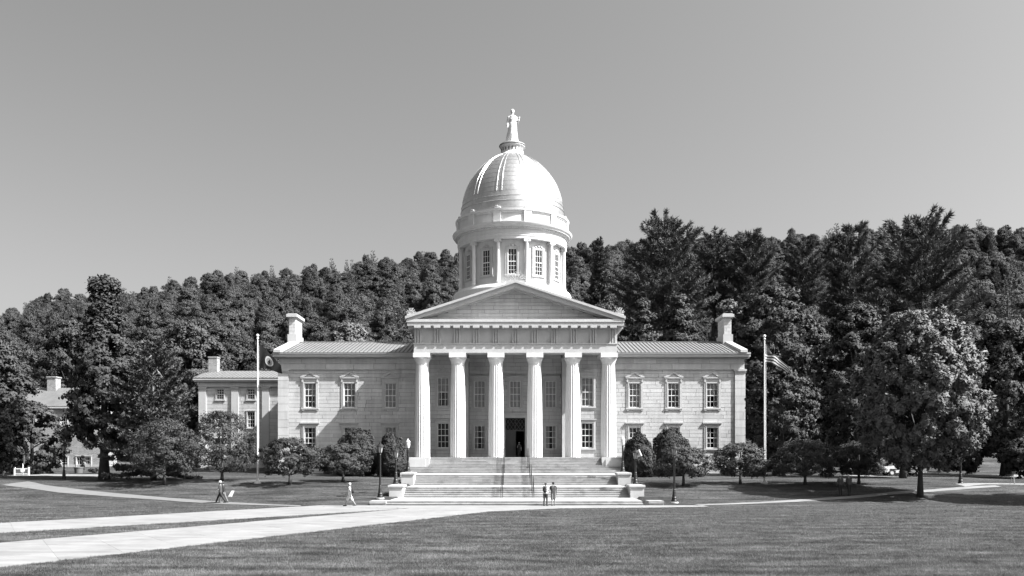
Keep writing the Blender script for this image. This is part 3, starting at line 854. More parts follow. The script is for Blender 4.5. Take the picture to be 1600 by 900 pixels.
colm = MB(); colm.lathe([(.36, 0), (.36, .10), (.30, .12), (.33, .2), (.29, .3), (.255, .4), (.25, 2.2), (.225, 4.85), (.235, 4.95)], 20)
colme = colm.mesh('drum_column', 35)
cap = MB(); cap.box(-.37, .37, -.3, .3, 5.24, 5.34); cap.box(-.3, .3, -.26, .26, 4.95, 5.24)
for s in (-1, 1):
    for yy in (-.3, .22): 
        cap.prism_y([(s * .31 + .13 * math.cos(t), 5.1 + .13 * math.sin(t)) for t in np.linspace(0, 2 * math.pi, 9)[:-1]], yy, yy + .08)
capme = cap.mesh('capital')
pls = MB(); pls.box(-.45, .45, -.14, .2, 0, 1.5); plsm = pls.mesh('attic_pier')
sh_ = MB(); arc = [(.36 * math.cos(t), .12 + .36 * math.sin(t)) for t in np.linspace(0, math.pi, 9)]
sh_.prism_y([(.36, 0)] + arc + [(-.36, 0)], -.14, .18)
for t in np.linspace(.3, math.pi - .3, 5): sh_.tube([(0, -.15, .1), (.32 * math.cos(t), -.15, .12 + .32 * math.sin(t))], .04, 5)
shme = sh_.mesh('antefix', 40)
for k in range(12):
    ang = 15 + 30 * k
    if 120 < ang < 240: continue
    o = rad('drum_column', colme, 6.58, ang, 24.40, M['paint'], bld); put('capital', capme, M['paint'], o, world=False)
    rad('attic_pier', plsm, 6.95, ang, 31.5, M['paint'], at)
    rad('antefix', shme, 6.75, ang, 33.2, M['paint'], at)
for k in range(-3, 4):
    a = R(30 * k)
    window(bld, DX + 6.17 * math.sin(a), DY - 6.17 * math.cos(a), 25.57, 1.0, 3.03, 'crest', rz=a, cols=3, rt=2, rb=3, flat=True, cas=.36)
    pn = MB(); pn.box(-1.25, 1.25, -.02, .02, .25, 1.15)
    # raised panel frame on the attic
    fr = MB()
    for s in np.linspace(-11, 11, 12):
        pass
    for z_ in (.22, 1.08):
        for j in range(8):
            b0, b1 = R(-11 + 22 * j / 8), R(-11 + 22 * (j + 1) / 8)
            fr.add([(6.93 * math.sin(b0), -6.93 * math.cos(b0) + 6.93, z_), (6.93 * math.sin(b1), -6.93 * math.cos(b1) + 6.93, z_),
                    (6.93 * math.sin(b1), -6.93 * math.cos(b1) + 6.93, z_ + .05), (6.93 * math.sin(b0), -6.93 * math.cos(b0) + 6.93, z_ + .05)], [(0, 1, 2, 3)])
    rad('panel_moulding', fr, 6.93, 30 * k, 31.5, M['paint'], at)
dprof = [(6.62, 33.2), (6.62, 33.55), (6.52, 33.6), (6.50, 34.1), (6.46, 34.6), (6.34, 35.4), (6.07, 36.6), (5.64, 37.75), (5.08, 38.72), (4.35, 39.68), (3.6, 40.45), (2.74, 41.1), (1.95, 41.5), (1.6, 41.62)]
# smooth the profile
pr = np.array(dprof[3:]); tt = np.linspace(0, 1, len(pr)); t2 = np.linspace(0, 1, 40)
pr2 = np.stack([np.interp(t2, tt, pr[:, 0]), np.interp(t2, tt, pr[:, 1])], 1)
for _ in range(6): pr2[1:-1] = (pr2[:-2] + 2 * pr2[1:-1] + pr2[2:]) / 4
mb = MB(); mb.lathe(dprof[:3] + [tuple(p) for p in pr2], 128, DX, DY, False)
dome = put('dome', mb.mesh('dome', 40), M['dome'], bld)
nrm = np.gradient(pr2, axis=0); nrm = np.stack([nrm[:, 1], -nrm[:, 0]], 1); nrm /= np.linalg.norm(nrm, axis=1)[:, None]
i0 = int(np.argmin(abs(pr2[:, 1] - 35.6)))
for k in range(12):
    ang = R(15 + 30 * k)
    rb = MB()
    for off in (-1, 1):
        ring_ = []
        for i in range(i0, len(pr2)):
            r, z = pr2[i]; n_ = nrm[i]
            c = off * .32 * max(.30, (r / 6.4) ** .8); hw = .062 * max(.35, r / 6.4) + .012
            row = []
            for u, hgt in ((-hw * 1.5, -.02), (-hw, .055), (hw, .055), (hw * 1.5, -.02)):
                rr, zz = r + n_[0] * hgt, z + n_[1] * hgt
                row.append((c + u, -math.sqrt(max(rr * rr - (c + u) ** 2, .01)), zz))
            ring_.append(row)
        vs = [v for row in ring_ for v in row]; fs = []
        for i in range(len(ring_) - 1):
            for j in range(3): fs.append((i * 4 + j, i * 4 + j + 1, (i + 1) * 4 + j + 1, (i + 1) * 4 + j))
        fs.append((0, 1, 2, 3)); fs.append(tuple(len(vs) - 4 + q for q in (3, 2, 1, 0)))
        rb.add(vs, fs)
    put('dome_rib', rb.mesh('dome_rib', 30), M['dome'], dome, loc=(DX, DY, 0), rot=(0, 0, ang))
for zz, rr in ((34.35, 6.5), (34.95, 6.42)):
    mb = MB(); mb.lathe([(rr, zz - .04), (rr + .03, zz), (rr - .02, zz + .05)], 128, DX, DY, False); put('dome_band', mb.mesh('dome_band', 60), M['dome'], dome)
for zz in np.arange(35.55, 41.1, .62):
    rr = float(np.interp(zz, pr2[:, 1], pr2[:, 0])); k_ = float(np.interp(zz + .05, pr2[:, 1], pr2[:, 0]))
    mb = MB(); mb.lathe([(rr + .004, zz - .01), (rr + .016, zz + .012), (k_ + .012, zz + .045), (k_ + .001, zz + .06)], 128, DX, DY, False); put('sheet_seam', mb.mesh('sheet_seam', 60), M['dome'], dome)
mb = MB(); mb.lathe([(1.85, 41.42), (1.80, 41.62), (1.55, 41.85), (1.42, 42.0), (1.40, 42.62), (1.48, 42.66), (1.50, 42.75), (1.60, 42.8), (1.62, 43.1), (1.5, 43.16), (.1, 43.17)], 48, DX, DY, True)
lt = put('lantern', mb.mesh('lantern', 30), M['paint'], bld)
q = MB(); q.box(-.09, .09, -.03, .02, 0, .34); qm = q.mesh('lantern_slot')
for k in range(20): rad('lantern_slot', qm, 1.405, 18 * k, 42.2, M['g30'], lt)
q = MB()
for k in range(60):
    a = 2 * math.pi * k / 60; q.ball((DX + 1.62 * math.cos(a), DY + 1.62 * math.sin(a), 42.96), (.07, .07, .09), 6, 4)
tag(put('beading', q, M['g30'], lt), kind='stuff')
flush_blocks(290)

# ------------------------------------------------------------------ annex, rear left
YA = 116.0
def za(py): return PZ(py, YA)
ann = thing('annex_building', 'plain three-storey granite annex with small chimney, left of the wing', 'building', (PX(370, YA), YA, 2.3))
ax0, ax1 = PX(311, YA), PX(470, YA)
wins = [(344, 608, 624), (392.3, 608, 624), (342, 643.5, 668), (392.3, 643.5, 668), (342, 686, 710), (392.3, 686, 710)]
hs = [(PX(c, YA) - .5, PX(c, YA) + .5, za(b), za(t)) for c, t, b in wins]
mb = MB(); wall(mb, ax0, ax1, 1.6, za(600), hs, YA + .06, .4); mb.box(ax0, ax0 + .4, YA + .46, 126, 1.6, za(600))
w_ = put('wall', mb, M['joint'], ann)
ashlar(w_, ax0, ax1, 2.0, za(605), hs, YA, .48, (1.4, 2.8), seed=51)
ashlar(w_, ax0, ax1, za(605) + .03, za(597), [], YA - .2, .7, (3, 5), seed=52, depth=.26)
for a, b in ((311, 322.5), (362, 373), (410, 421)):
    pb = MB(); pb.box(PX(a, YA), PX(b, YA), YA - .2, YA - .002, 1.8, za(605)); po = put('pilaster', pb, M['trim'], ann)
    pb = MB(); pb.box(PX(a, YA) - .07, PX(b, YA) + .07, YA - .27, YA - .003, za(607.5), za(605)); put('pilaster_cap', pb, M['trim'], po)
mb = MB(); mb.box(ax0 - .5, ax1, YA - .5, 126.5, za(597), za(594.5)); mb.box(ax0 - .6, ax1, YA - .65, 126.6, za(594.5), za(590.8)); put('cornice', mb, M['trim'], ann)
rz_ = PZ(579.5, 121.5)
mb = MB(); mb.prism_x([(YA - .7, za(590.8)), (121.5, rz_), (127, za(590.8))], ax0 - .6, ax1); ro = put('roof', mb, M['roof'], ann)
for k in range(26):
    q = MB(); x = ax0 - .3 + k * .5; q.prism_x([(YA - .7, za(590.8)), (121.5, rz_), (121.5, rz_ + .05), (YA - .7, za(590.8) + .05)], x, x + .03); put('seam', q, M['seam'], ro)
mb = MB(); c0, c1 = PX(325.7, 120), PX(339, 120); mb.box(c0, c1, 120, 121.2, za(592), PZ(559, 120)); mb.box(c0 - .06, c1 + .06, 119.94, 121.26, PZ(559, 120), PZ(557, 120))
put('chimney', mb, M['brick'], ann)
for c, t, b in wins: window(ann, PX(c, YA), YA, za(b), 1.0, za(t) - za(b), 'plain', cols=3, curtain=None, cas=.16)
flush_blocks(150)
# ------------------------------------------------------------------ stairs
st = thing('staircase', 'broad granite staircase in four flights climbing to the portico', 'staircase', (AX, 65.2, 0))
_ub2 = MB(); _ub2.box(-.5, .5, 0, 1, -1, 0)
USTEP = _ub2.mesh('step_slab'); USTEP.materials.append(M['step'])
ULAND = _ub2.mesh('landing_slab'); ULAND.materials.append(M['landing'])
rs = random.Random(8)
def step(x0, x1, y0, y1, ztop, h, mesh=USTEP, name='step_slab', n=6, g=.012):
    cuts = [x0] + sorted(x0 + (x1 - x0) * (i + rs.uniform(-.3, .3)) / n for i in range(1, n)) + [x1]
    for a, b in zip(cuts, cuts[1:]):
        y_ = y0 + rs.uniform(0, .012); z_ = ztop - rs.uniform(0, .006)
        if name == 'step_slab':
            put(name, mesh, None, st, loc=((a + b) / 2, y_, z_), scale=(b - a - g, y1 - y0 - g, .075))
            put('riser', mesh, None, st, loc=((a + b) / 2, y_ + .022, z_ - .075), scale=(b - a - g, y1 - y0 - .1, .2))
        else: put(name, mesh, None, st, loc=((a + b) / 2, y_, z_), scale=(b - a - g, y1 - y0 - g, h))
def flight(x0, x1, y, zb, n, rise, tread, last):
    for i in range(n):
        y0 = y + i * tread
        y1 = last if i == n - 1 else y0 + tread + .03
        if i == n - 1:
            step(x0, x1, y0, y0 + .45, zb + (i + 1) * rise, .3)
        else: step(x0, x1, y0, y1, zb + (i + 1) * rise, .3)
HW = 9.43
def landing(x0, x1, y0, y1, z, rows):
    for r in range(rows):
        a, b = y0 + (y1 - y0) * r / rows, y0 + (y1 - y0) * (r + 1) / rows
        step(x0, x1, a, b, z, .25, ULAND, 'landing_slab', 8)
flight(AX - 9.95, AX + 9.6, 65.2, 0, 2, .165, .42, 71.5); landing(AX - 9.95, AX + 9.6, 66.07, 71.5, .33, 3)
flight(AX - HW, AX + HW, 71.5, .33, 5, .167, .40, 79.5); landing(AX - HW, AX + HW, 73.55, 79.5, 1.165, 3)
flight(AX - HW, AX + HW, 79.5, 1.165, 6, .155, .36, 90); landing(AX - HW - 1.6, AX + HW + 1.6, 81.75, 90.0, 2.095, 4)
for i in range(10):
    z = 2.095 + (i + 1) * .1695; y0 = 90 + i * .34
    hw = 11.3 if i < 4 else 9.2
    step(AX - hw, AX + hw, y0, y0 + .4, z, .3)
core = MB()
core.box(AX - 9.9, AX + 9.5, 65.3, 71.6, -.4, .10); core.box(AX - HW + .05, AX + HW - .05, 73.4, 79.6, -.4, .93); core.box(AX - HW - 1.55, AX + HW + 1.55, 81.6, 93.4, -.4, 1.84)
core.box(AX - 9.1, AX + 9.1, 92.0, 93.4, 1.84, 3.0)
for i in range(5): core.box(AX - HW + .05, AX + HW - .05, 71.56 + i * .4, 74, -.4, .33 + i * .167 - .02)
for i in range(6): core.box(AX - HW + .05, AX + HW - .05, 79.56 + i * .36, 83, -.4, 1.165 + i * .155 - .02)
for i in range(10): core.box(AX - (11.2 if i < 4 else 9.1), AX + (11.2 if i < 4 else 9.1), 90.06 + i * .34, 93.5, 1, 2.095 + i * .1695 - .02)
put('stair_core', core, M['joint'], st)
for s in (-1, 1):
    # end blocks carrying the outer columns
    a, b = sorted((AX + s * 9.22, AX + s * 11.35))
    q = MB(); q.box(a, b, 91.45, 95.0, 2.7, FL + .002); put('column_pedestal', q, M['trim'], st)
    q = MB(); a, b = sorted((AX + s * 9.6, AX + s * 11.9)); q.box(a, b, 91.3, 91.45, 2.6, 3.55); put('column_pedestal', q, M['trim'], st)
    # cheek kerbs beside the bottom steps
    a, b = (PX(578, 65.2), AX - 9.96) if s < 0 else (AX + 10.0, PX(1037, 65.2))
    q = MB(); q.box(a, b, 65.15, 66.6, -.2, .16); q.box(a - .02 * (s < 0), b + .02 * (s > 0), 65.1, 66.7, .16, .345); put('cheek_kerb', q, M['step'], st)
    # pedestals for lamps
    for (xa, xb, y0, y1, z0, z1) in ((PX(608, 71), PX(629, 71), 71.0, 73.0, .1, 1.22) if s < 0 else (PX(985, 71), PX(1006.5, 71), 71.0, 73.0, .1, 1.22),
                                     (PX(627, 79), PX(646, 79), 79.0, 81.0, .9, 2.14) if s < 0 else (PX(966, 79), PX(985.5, 79), 79.0, 81.0, .9, 2.14)):
        q = MB(); q.box(xa, xb, y0, y1, z0, z1); po = put('lamp_pedestal', q, M['trim'], st)
        q = MB(); q.box(xa - .09, xb + .09, y0 - .09, y1 + .09, z1, z1 + .16); c = Vector(((xa + xb) / 2, (y0 + y1) / 2, 0))
        q.add([(xa - .09, y0 - .09, z1 + .16), (xb + .09, y0 - .09, z1 + .16), (xb + .09, y1 + .09, z1 + .16), (xa - .09, y1 + .09, z1 + .16), (c.x, c.y, z1 + .25)], [(0, 1, 4), (1, 2, 4), (2, 3, 4), (3, 0, 4)])
        put('pedestal_cap', q, M['trim'], po)
# handrails
fl_def = [(71.3, .33, 73.3, 1.165), (79.3, 1.165, 81.5, 2.095), (89.8, 2.095, 93.3, FL)]
names = ['lowest', 'middle', 'topmost']
for xr, sd in ((-.85, 'left'), (1.75, 'right')):
    for k, (ya, z_a, yb, z_b) in enumerate(fl_def):
        h = thing('handrail', f'black iron handrail on the {sd} of the {names[k]} main flight of steps', 'handrail', (xr, ya, z_a), 0, 'handrails on the stairs')
        for dx in (-.07, .07):
            n = 4
            for i in range(n):
                t = i / (n - 1); y = ya + (yb - ya) * t; z = z_a + (z_b - z_a) * t
                if i == 0: z = z_a
                q = MB(); q.tube([(xr + dx, y, z - .25), (xr + dx, y, z + .95)], .026, 6); put('post', q, M['iron'], h)
            q = MB(); q.tube([(xr + dx, ya - .3, z_a + .93), (xr + dx, ya, z_a + .95), (xr + dx, yb, z_b + .95), (xr + dx, yb + .3, z_b + .93)], .03, 8); put('rail', q, M['iron'], h)
            q = MB(); q.tube([(xr + dx, ya, z_a + .5), (xr + dx, yb, z_b + .5)], .02, 6); put('rail', q, M['iron'], h)

# ------------------------------------------------------------------ lamps
def lamp(name, label, loc, H, kind):
    t = thing(name, label, 'street lamp', loc, 0, 'lamp posts by the stairs')
    k = H / 4.5
    if kind == 'tall':
        q = MB(); q.lathe([(.34, 0), (.34, .12), (.30, .15)], 16); put('footing', q.mesh('footing', 30), M['landing'], t, world=False)
    z = .15 if kind == 'tall' else 0
    q = MB(); q.lathe([(.24, z), (.24, z + .12), (.20, z + .18), (.21, z + .3), (.15, z + .42), (.17, z + .5), (.13, z + .62), (.14, z + .75), (.10, z + .85), (.12, z + .92), (.085, z + 1.0)], 16)
    put('base', q.mesh('base', 30), M['iron'], t, world=False)
    sh_ = H - .95
    q = MB(); q.lathe([(.085, z + 1.0), (.07, sh_ - .2), (.095, sh_ - .16), (.07, sh_ - .1), (.11, sh_ - .03), (.12, sh_)], 16, rf=lambda a, zz: 1 - .06 * abs(math.sin(a * 6)))
    put('shaft', q.mesh('shaft', 40), M['iron'], t, world=False)
    if kind == 'acorn':
        q = MB(); q.lathe([(.10, sh_), (.16, sh_ + .12), (.20, sh_ + .32), (.19, sh_ + .5), (.17, sh_ + .55)], 20); put('globe', q.mesh('globe', 60), M['lampglass'], t, world=False)
        q = MB(); q.lathe([(.23, sh_ + .55), (.21, sh_ + .62), (.12, sh_ + .74), (.05, sh_ + .8), (.03, sh_ + .88), (.0, sh_ + .95)], 16); put('cap', q.mesh('cap', 40), M['lamppale'], t, world=False)
    else:
        q = MB(); q.lathe([(.14, sh_ + .02), (.235, sh_ + .5)], 6); put('lantern_glass', q, M['lampclear'], t, world=False)
        for i in range(6):
            a = 2 * math.pi * i / 6; q = MB(); q.tube([(.15 * math.cos(a), .15 * math.sin(a), sh_), (.245 * math.cos(a), .245 * math.sin(a), sh_ + .5)], .018, 5); put('lantern_bar', q, M['iron'], t, world=False)
        q = MB(); q.lathe([(.31, sh_ + .5), (.30, sh_ + .56), (.18, sh_ + .68), (.08, sh_ + .74), (.07, sh_ + .82), (.03, sh_ + .86), (.045, sh_ + .9), (.0, sh_ + .95)], 12); put('lantern_roof', q.mesh('lantern_roof', 30), M['iron'], t, world=False)
    return t
g = GP(594, 779.5); lamp('lamp_post', 'tall black lantern post on the lawn left of the stairs', (g.x, g.y, g.z - .05), 4.75, 'tall')
g = GP(1053.5, 786); lamp('lamp_post', 'tall black lantern post on the lawn right of the stairs', (g.x, g.y, g.z - .05), 4.75, 'tall')
lamp('lamp_post', 'slim lamp on the lower left stair pedestal, dark lantern', (PX(618.5, 72), 72.0, 1.46), 3.15, 'dark')
lamp('lamp_post', 'slim lamp on the upper left stair pedestal, white globe', (PX(637.5, 80), 80.0, 2.38), 3.15, 'acorn')
lamp('lamp_post', 'slim lamp on the lower right stair pedestal, white pennant on it', (PX(993, 72), 72.0, 1.46), 3.05, 'dark')
lamp('lamp_post', 'slim lamp on the upper right stair pedestal, pale globe', (PX(973, 80), 80.0, 2.38), 3.4, 'acorn')
def lawn_lamp(px, py, top, d, label):
    x = PX(px, d); z = G(x, d); H = PZ(top, d) - z
    return lamp('lamp_post', label, (x, d, z - .03), H, 'dark')
lawn_lamp(100, 748, 690, d_of(100, 749), 'black lamp post under the big tree by the left driveway')
lawn_lamp(1501, 755.5, 690, d_of(1501, 755.5), 'black lamp post beside the path at the far right')

# ------------------------------------------------------------------ flags
def cloth(name, mapf, nu, nv, parent, faces_mat, mats):
    V, Fc, mi = [], [], []
    for j in range(nv + 1):
        for i in range(nu + 1): V.append(mapf(i / nu, j / nv))
    for j in range(nv):
        for i in range(nu):
            Fc.append((j * (nu + 1) + i, j * (nu + 1) + i + 1, (j + 1) * (nu + 1) + i + 1, (j + 1) * (nu + 1) + i)); mi.append(faces_mat((i + .5) / nu, (j + .5) / nv))
    me = mesh_np(name, np.array(V), np.array(Fc), mi)
    for m in mats: me.materials.append(m)
    me.polygons.foreach_set('use_smooth', [True] * len(me.polygons))
    return put(name, me, None, parent)
def flagpole(px, by, ty, label):
    g = GP(px, by); d = g.y
    t = thing('flagpole', label, 'flagpole', (g.x, d, g.z), 0, 'flagpoles on the lawn')
    zt = PZ(ty, d)
    q = MB(); q.lathe([(.33, -.1), (.33, .05), (.24, .12), (.15, .18), (.12, .24)], 20); put('base', q.mesh('base', 30), M['pole'], t, world=False)
    H = zt - g.z
    q = MB(); q.lathe([(.085, .1), (.075, H * .5), (.052, H - .45)], 14); put('shaft', q.mesh('shaft', 40), M['pole'], t, world=False)
    q = MB(); q.lathe([(.07, H - .45), (.12, H - .42), (.12, H - .36), (.05, H - .33), (.05, H - .26)], 14); q.ball((0, 0, H - .13), .14, 14, 10); put('finial', q.mesh('finial', 40), M['pole'], t, world=False)
    return t, d
fp1, d1 = flagpole(402.5, 755.5, 522, 'white flagpole on the lawn left of the stairs, dark state flag')
fp2, d2 = flagpole(1194.5, 755, 523, 'white flagpole on the lawn right of the stairs, striped flag')
for fp, px, dd in ((fp1, 402.5, d1), (fp2, 1194.5, d2)):
    q = MB(); q.tube([(PX(px, dd) + .12, dd - .05, PZ(540, dd)), (PX(px, dd) + .14, dd - .05, PZ(742, dd))], .012, 4); put('halyard', q, M['pole'], fp)
# state flag: dark field with the arms in the middle
def bez(p, t):
    p = [np.array(q, float) for q in p]
    while len(p) > 1: p = [a + (b - a) * t for a, b in zip(p, p[1:])]
    return p[0]
def map_l(u, v):
    top = bez([(404, 535), (418, 549), (430, 561), (442, 572)], u); bot = bez([(404, 578), (414, 570), (424, 580), (441, 584)], u)
    p = top + (bot - top) * v
    dep = .45 * math.sin(u * 5.5 + v * 1.2) * u ** .6 + .25 * math.sin(u * 12 + v * 2.0) * (.3 + v) * .5
    q = P(p[0], p[1], d1); return (q.x, d1 + dep * .8 - .3 * u, q.z)
fl1 = thing('flag', 'dark state flag with round pale emblem drooping from the left pole', 'flag', (PX(404, d1), d1, PZ(578, d1)), 0, 'flags')
cloth('cloth', map_l, 44, 34, fl1, lambda u, v: 0, [M['flagdark']])
def emblem(u, v):
    x, y = (u - .5) / .2, (v - .5) / .3
    return math.hypot(x, y)
def map_e(a0, a1):
    def f(u, v):
        a = u * 2 * math.pi; r = a0 + (a1 - a0) * v
        q = map_l(.5 + .2 * r * math.cos(a), .5 + .31 * r * math.sin(a)); return (q[0], q[1] - .025, q[2])
    return f
cloth('wreath', map_e(.72, 1.0), 28, 2, fl1, lambda u, v: 0, [M['flagwhite']])
cloth('shield', map_e(.02, .70), 28, 4, fl1, lambda u, v: 0, [M['flaggrey']])
def map_t(u, v):
    w = (1 - v) if v < .75 else .18
    q = map_l(.5 + .10 * (u * 2 - 1) * (v if v < .75 else .2), .5 + .31 * (-.55 + 1.1 * v)); return (q[0], q[1] - .045, q[2])
cloth('pine_emblem', map_t, 6, 8, fl1, lambda u, v: 0, [M['flagdark']])
# striped flag
def map_r(u, v):
    top = bez([(1196, 536), (1206, 548), (1219, 562), (1230, 576)], u); bot = bez([(1196, 567), (1206, 566), (1214, 575), (1228, 584)], u)
    k = min(1, max(0, (u - .1) / .45)); k = k * k * (3 - 2 * k)
    vf = max(0.0, (v - .46) / .54); fold = max(0.0, .46 - v) * k
    p = top + (bot - top) * (v * (1 - k) + vf * k + fold * .7)
    dep = .5 * math.sin(u * 4.5 + v * 1.5) * u ** .7 + .15 * math.sin(u * 11 + v)
    q = P(p[0], p[1], d2); return (q.x, d2 + dep * .7 - .2 * u + fold * .5, q.z)
fl2 = thing('flag', 'striped national flag drooping from the right pole', 'flag', (PX(1196, d2), d2, PZ(567, d2)), 0, 'flags')
def fm(u, v):
    if u < .42 and v < 7 / 13: return 0
    return 1 if int(v * 13) % 2 else 0
cloth('cloth', map_r, 45, 39, fl2, lambda u, v: (0 if (u < .42 and v < 7 / 13) else (int(v * 13) % 2)), [M['flagdark'], M['flagwhite']])
sv, sf = [], []
for r_ in range(9):
    for c_ in range(6 if r_ % 2 == 0 else 5):
        u0, v0 = .42 * ((c_ + (.5 if r_ % 2 == 0 else 1.0)) / 6), 7 / 13 * (r_ + .6) / 9.2
        pts = []
        for k in range(10):
            rr = .012 if k % 2 == 0 else .005
            a = math.pi / 2 + k * math.pi / 5
            q_ = map_r(u0 + rr * math.cos(a), v0 - rr * 1.1 * math.sin(a)); pts.append((q_[0], q_[1] - .02, q_[2]))
        b = len(sv); sv += pts; sf.append(tuple(range(b, b + 10)))
q = MB(); q.v, q.f = sv, sf; put('star_field', q, M['flaggrey'], fl2)
# small white pennant on the lower right lamp
pe = thing('pennant', 'small white printed pennant fluttering from a slim stair lamp', 'pennant', (PX(993, 72), 71.9, PZ(718, 72)))
def map_p(u, v):
    a = bez([(991.5, 706), (996, 703), (999, 702)], u); b = bez([(995.5, 715.5), (999, 713), (1003.5, 712)], u)
    p = a + (b - a) * v; q = P(p[0], p[1], 71.85); return (q.x, 71.85 + .08 * math.sin(u * 6), q.z)
cloth('cloth', map_p, 10, 8, pe, lambda u, v: 0, [M['flagwhite']])
def map_p2(u, v):
    q = map_p(.35 + .5 * u, .35 + .45 * v); return (q[0], q[1] - .01, q[2])
cloth('print', map_p2, 6, 5, pe, lambda u, v: 1 if int(u * 6 + int(v * 5)) % 2 else 0, [M['flaggrey'], M['flagwhite']])

# ------------------------------------------------------------------ people
def body_mesh(segs, voxel):
    """segs: list of (pts, radii, tag, squash); voxel union into one surface, material slot by nearest bone"""
    mb = MB()
    for pts, rad_, tg_ in segs:
        for a, b, ra, rb_ in zip(pts, pts[1:], rad_, rad_[1:]): mb.tube([a, b], [ra, rb_], 12)
        for p, r in zip(pts, rad_): mb.ball(p, r, 12, 8)
    me = bpy.data.meshes.new('tmp'); me.from_pydata(mb.v, [], mb.f)
    o = bpy.data.objects.new('tmp', me); COL.objects.link(o)
    md = o.modifiers.new('r', 'REMESH'); md.mode = 'VOXEL'; md.voxel_size = voxel; md.use_smooth_shade = True
    m2_ = o.modifiers.new('s', 'SMOOTH'); m2_.factor = .5; m2_.iterations = 2
    dg = bpy.context.evaluated_depsgraph_get(); dg.update()
    res = bpy.data.meshes.new_from_object(o.evaluated_get(dg))
    bpy.data.objects.remove(o); bpy.data.meshes.remove(me)
    n = len(res.polygons)
    c = np.empty(n * 3, np.float32); res.polygons.foreach_get('center', c); c = c.reshape(-1, 3)
    best = np.full(n, 1e9); idx = np.zeros(n, np.int32)
    tags = []
    for pts, rad_, tg_ in segs:
        if tg_ not in tags: tags.append(tg_)
        for a, b, ra, rb_ in zip(pts[:-1] if len(pts) > 1 else pts, pts[1:] if len(pts) > 1 else pts, rad_[:-1] if len(pts) > 1 else rad_, rad_[1:] if len(pts) > 1 else rad_):
            a = np.array(a); b = np.array(b); ab_ = b - a; L2 = max(ab_ @ ab_, 1e-9)
            t = np.clip((c - a) @ ab_ / L2, 0, 1); dist = np.linalg.norm(c - a - t[:, None] * ab_, axis=1) - (ra + (rb_ - ra) * t)
            m_ = dist < best; best[m_] = dist[m_]; idx[m_] = tags.index(tg_)
    res.polygons.foreach_set('material_index', idx)
    res.polygons.foreach_set('use_smooth', [True] * n)
    return res, tags

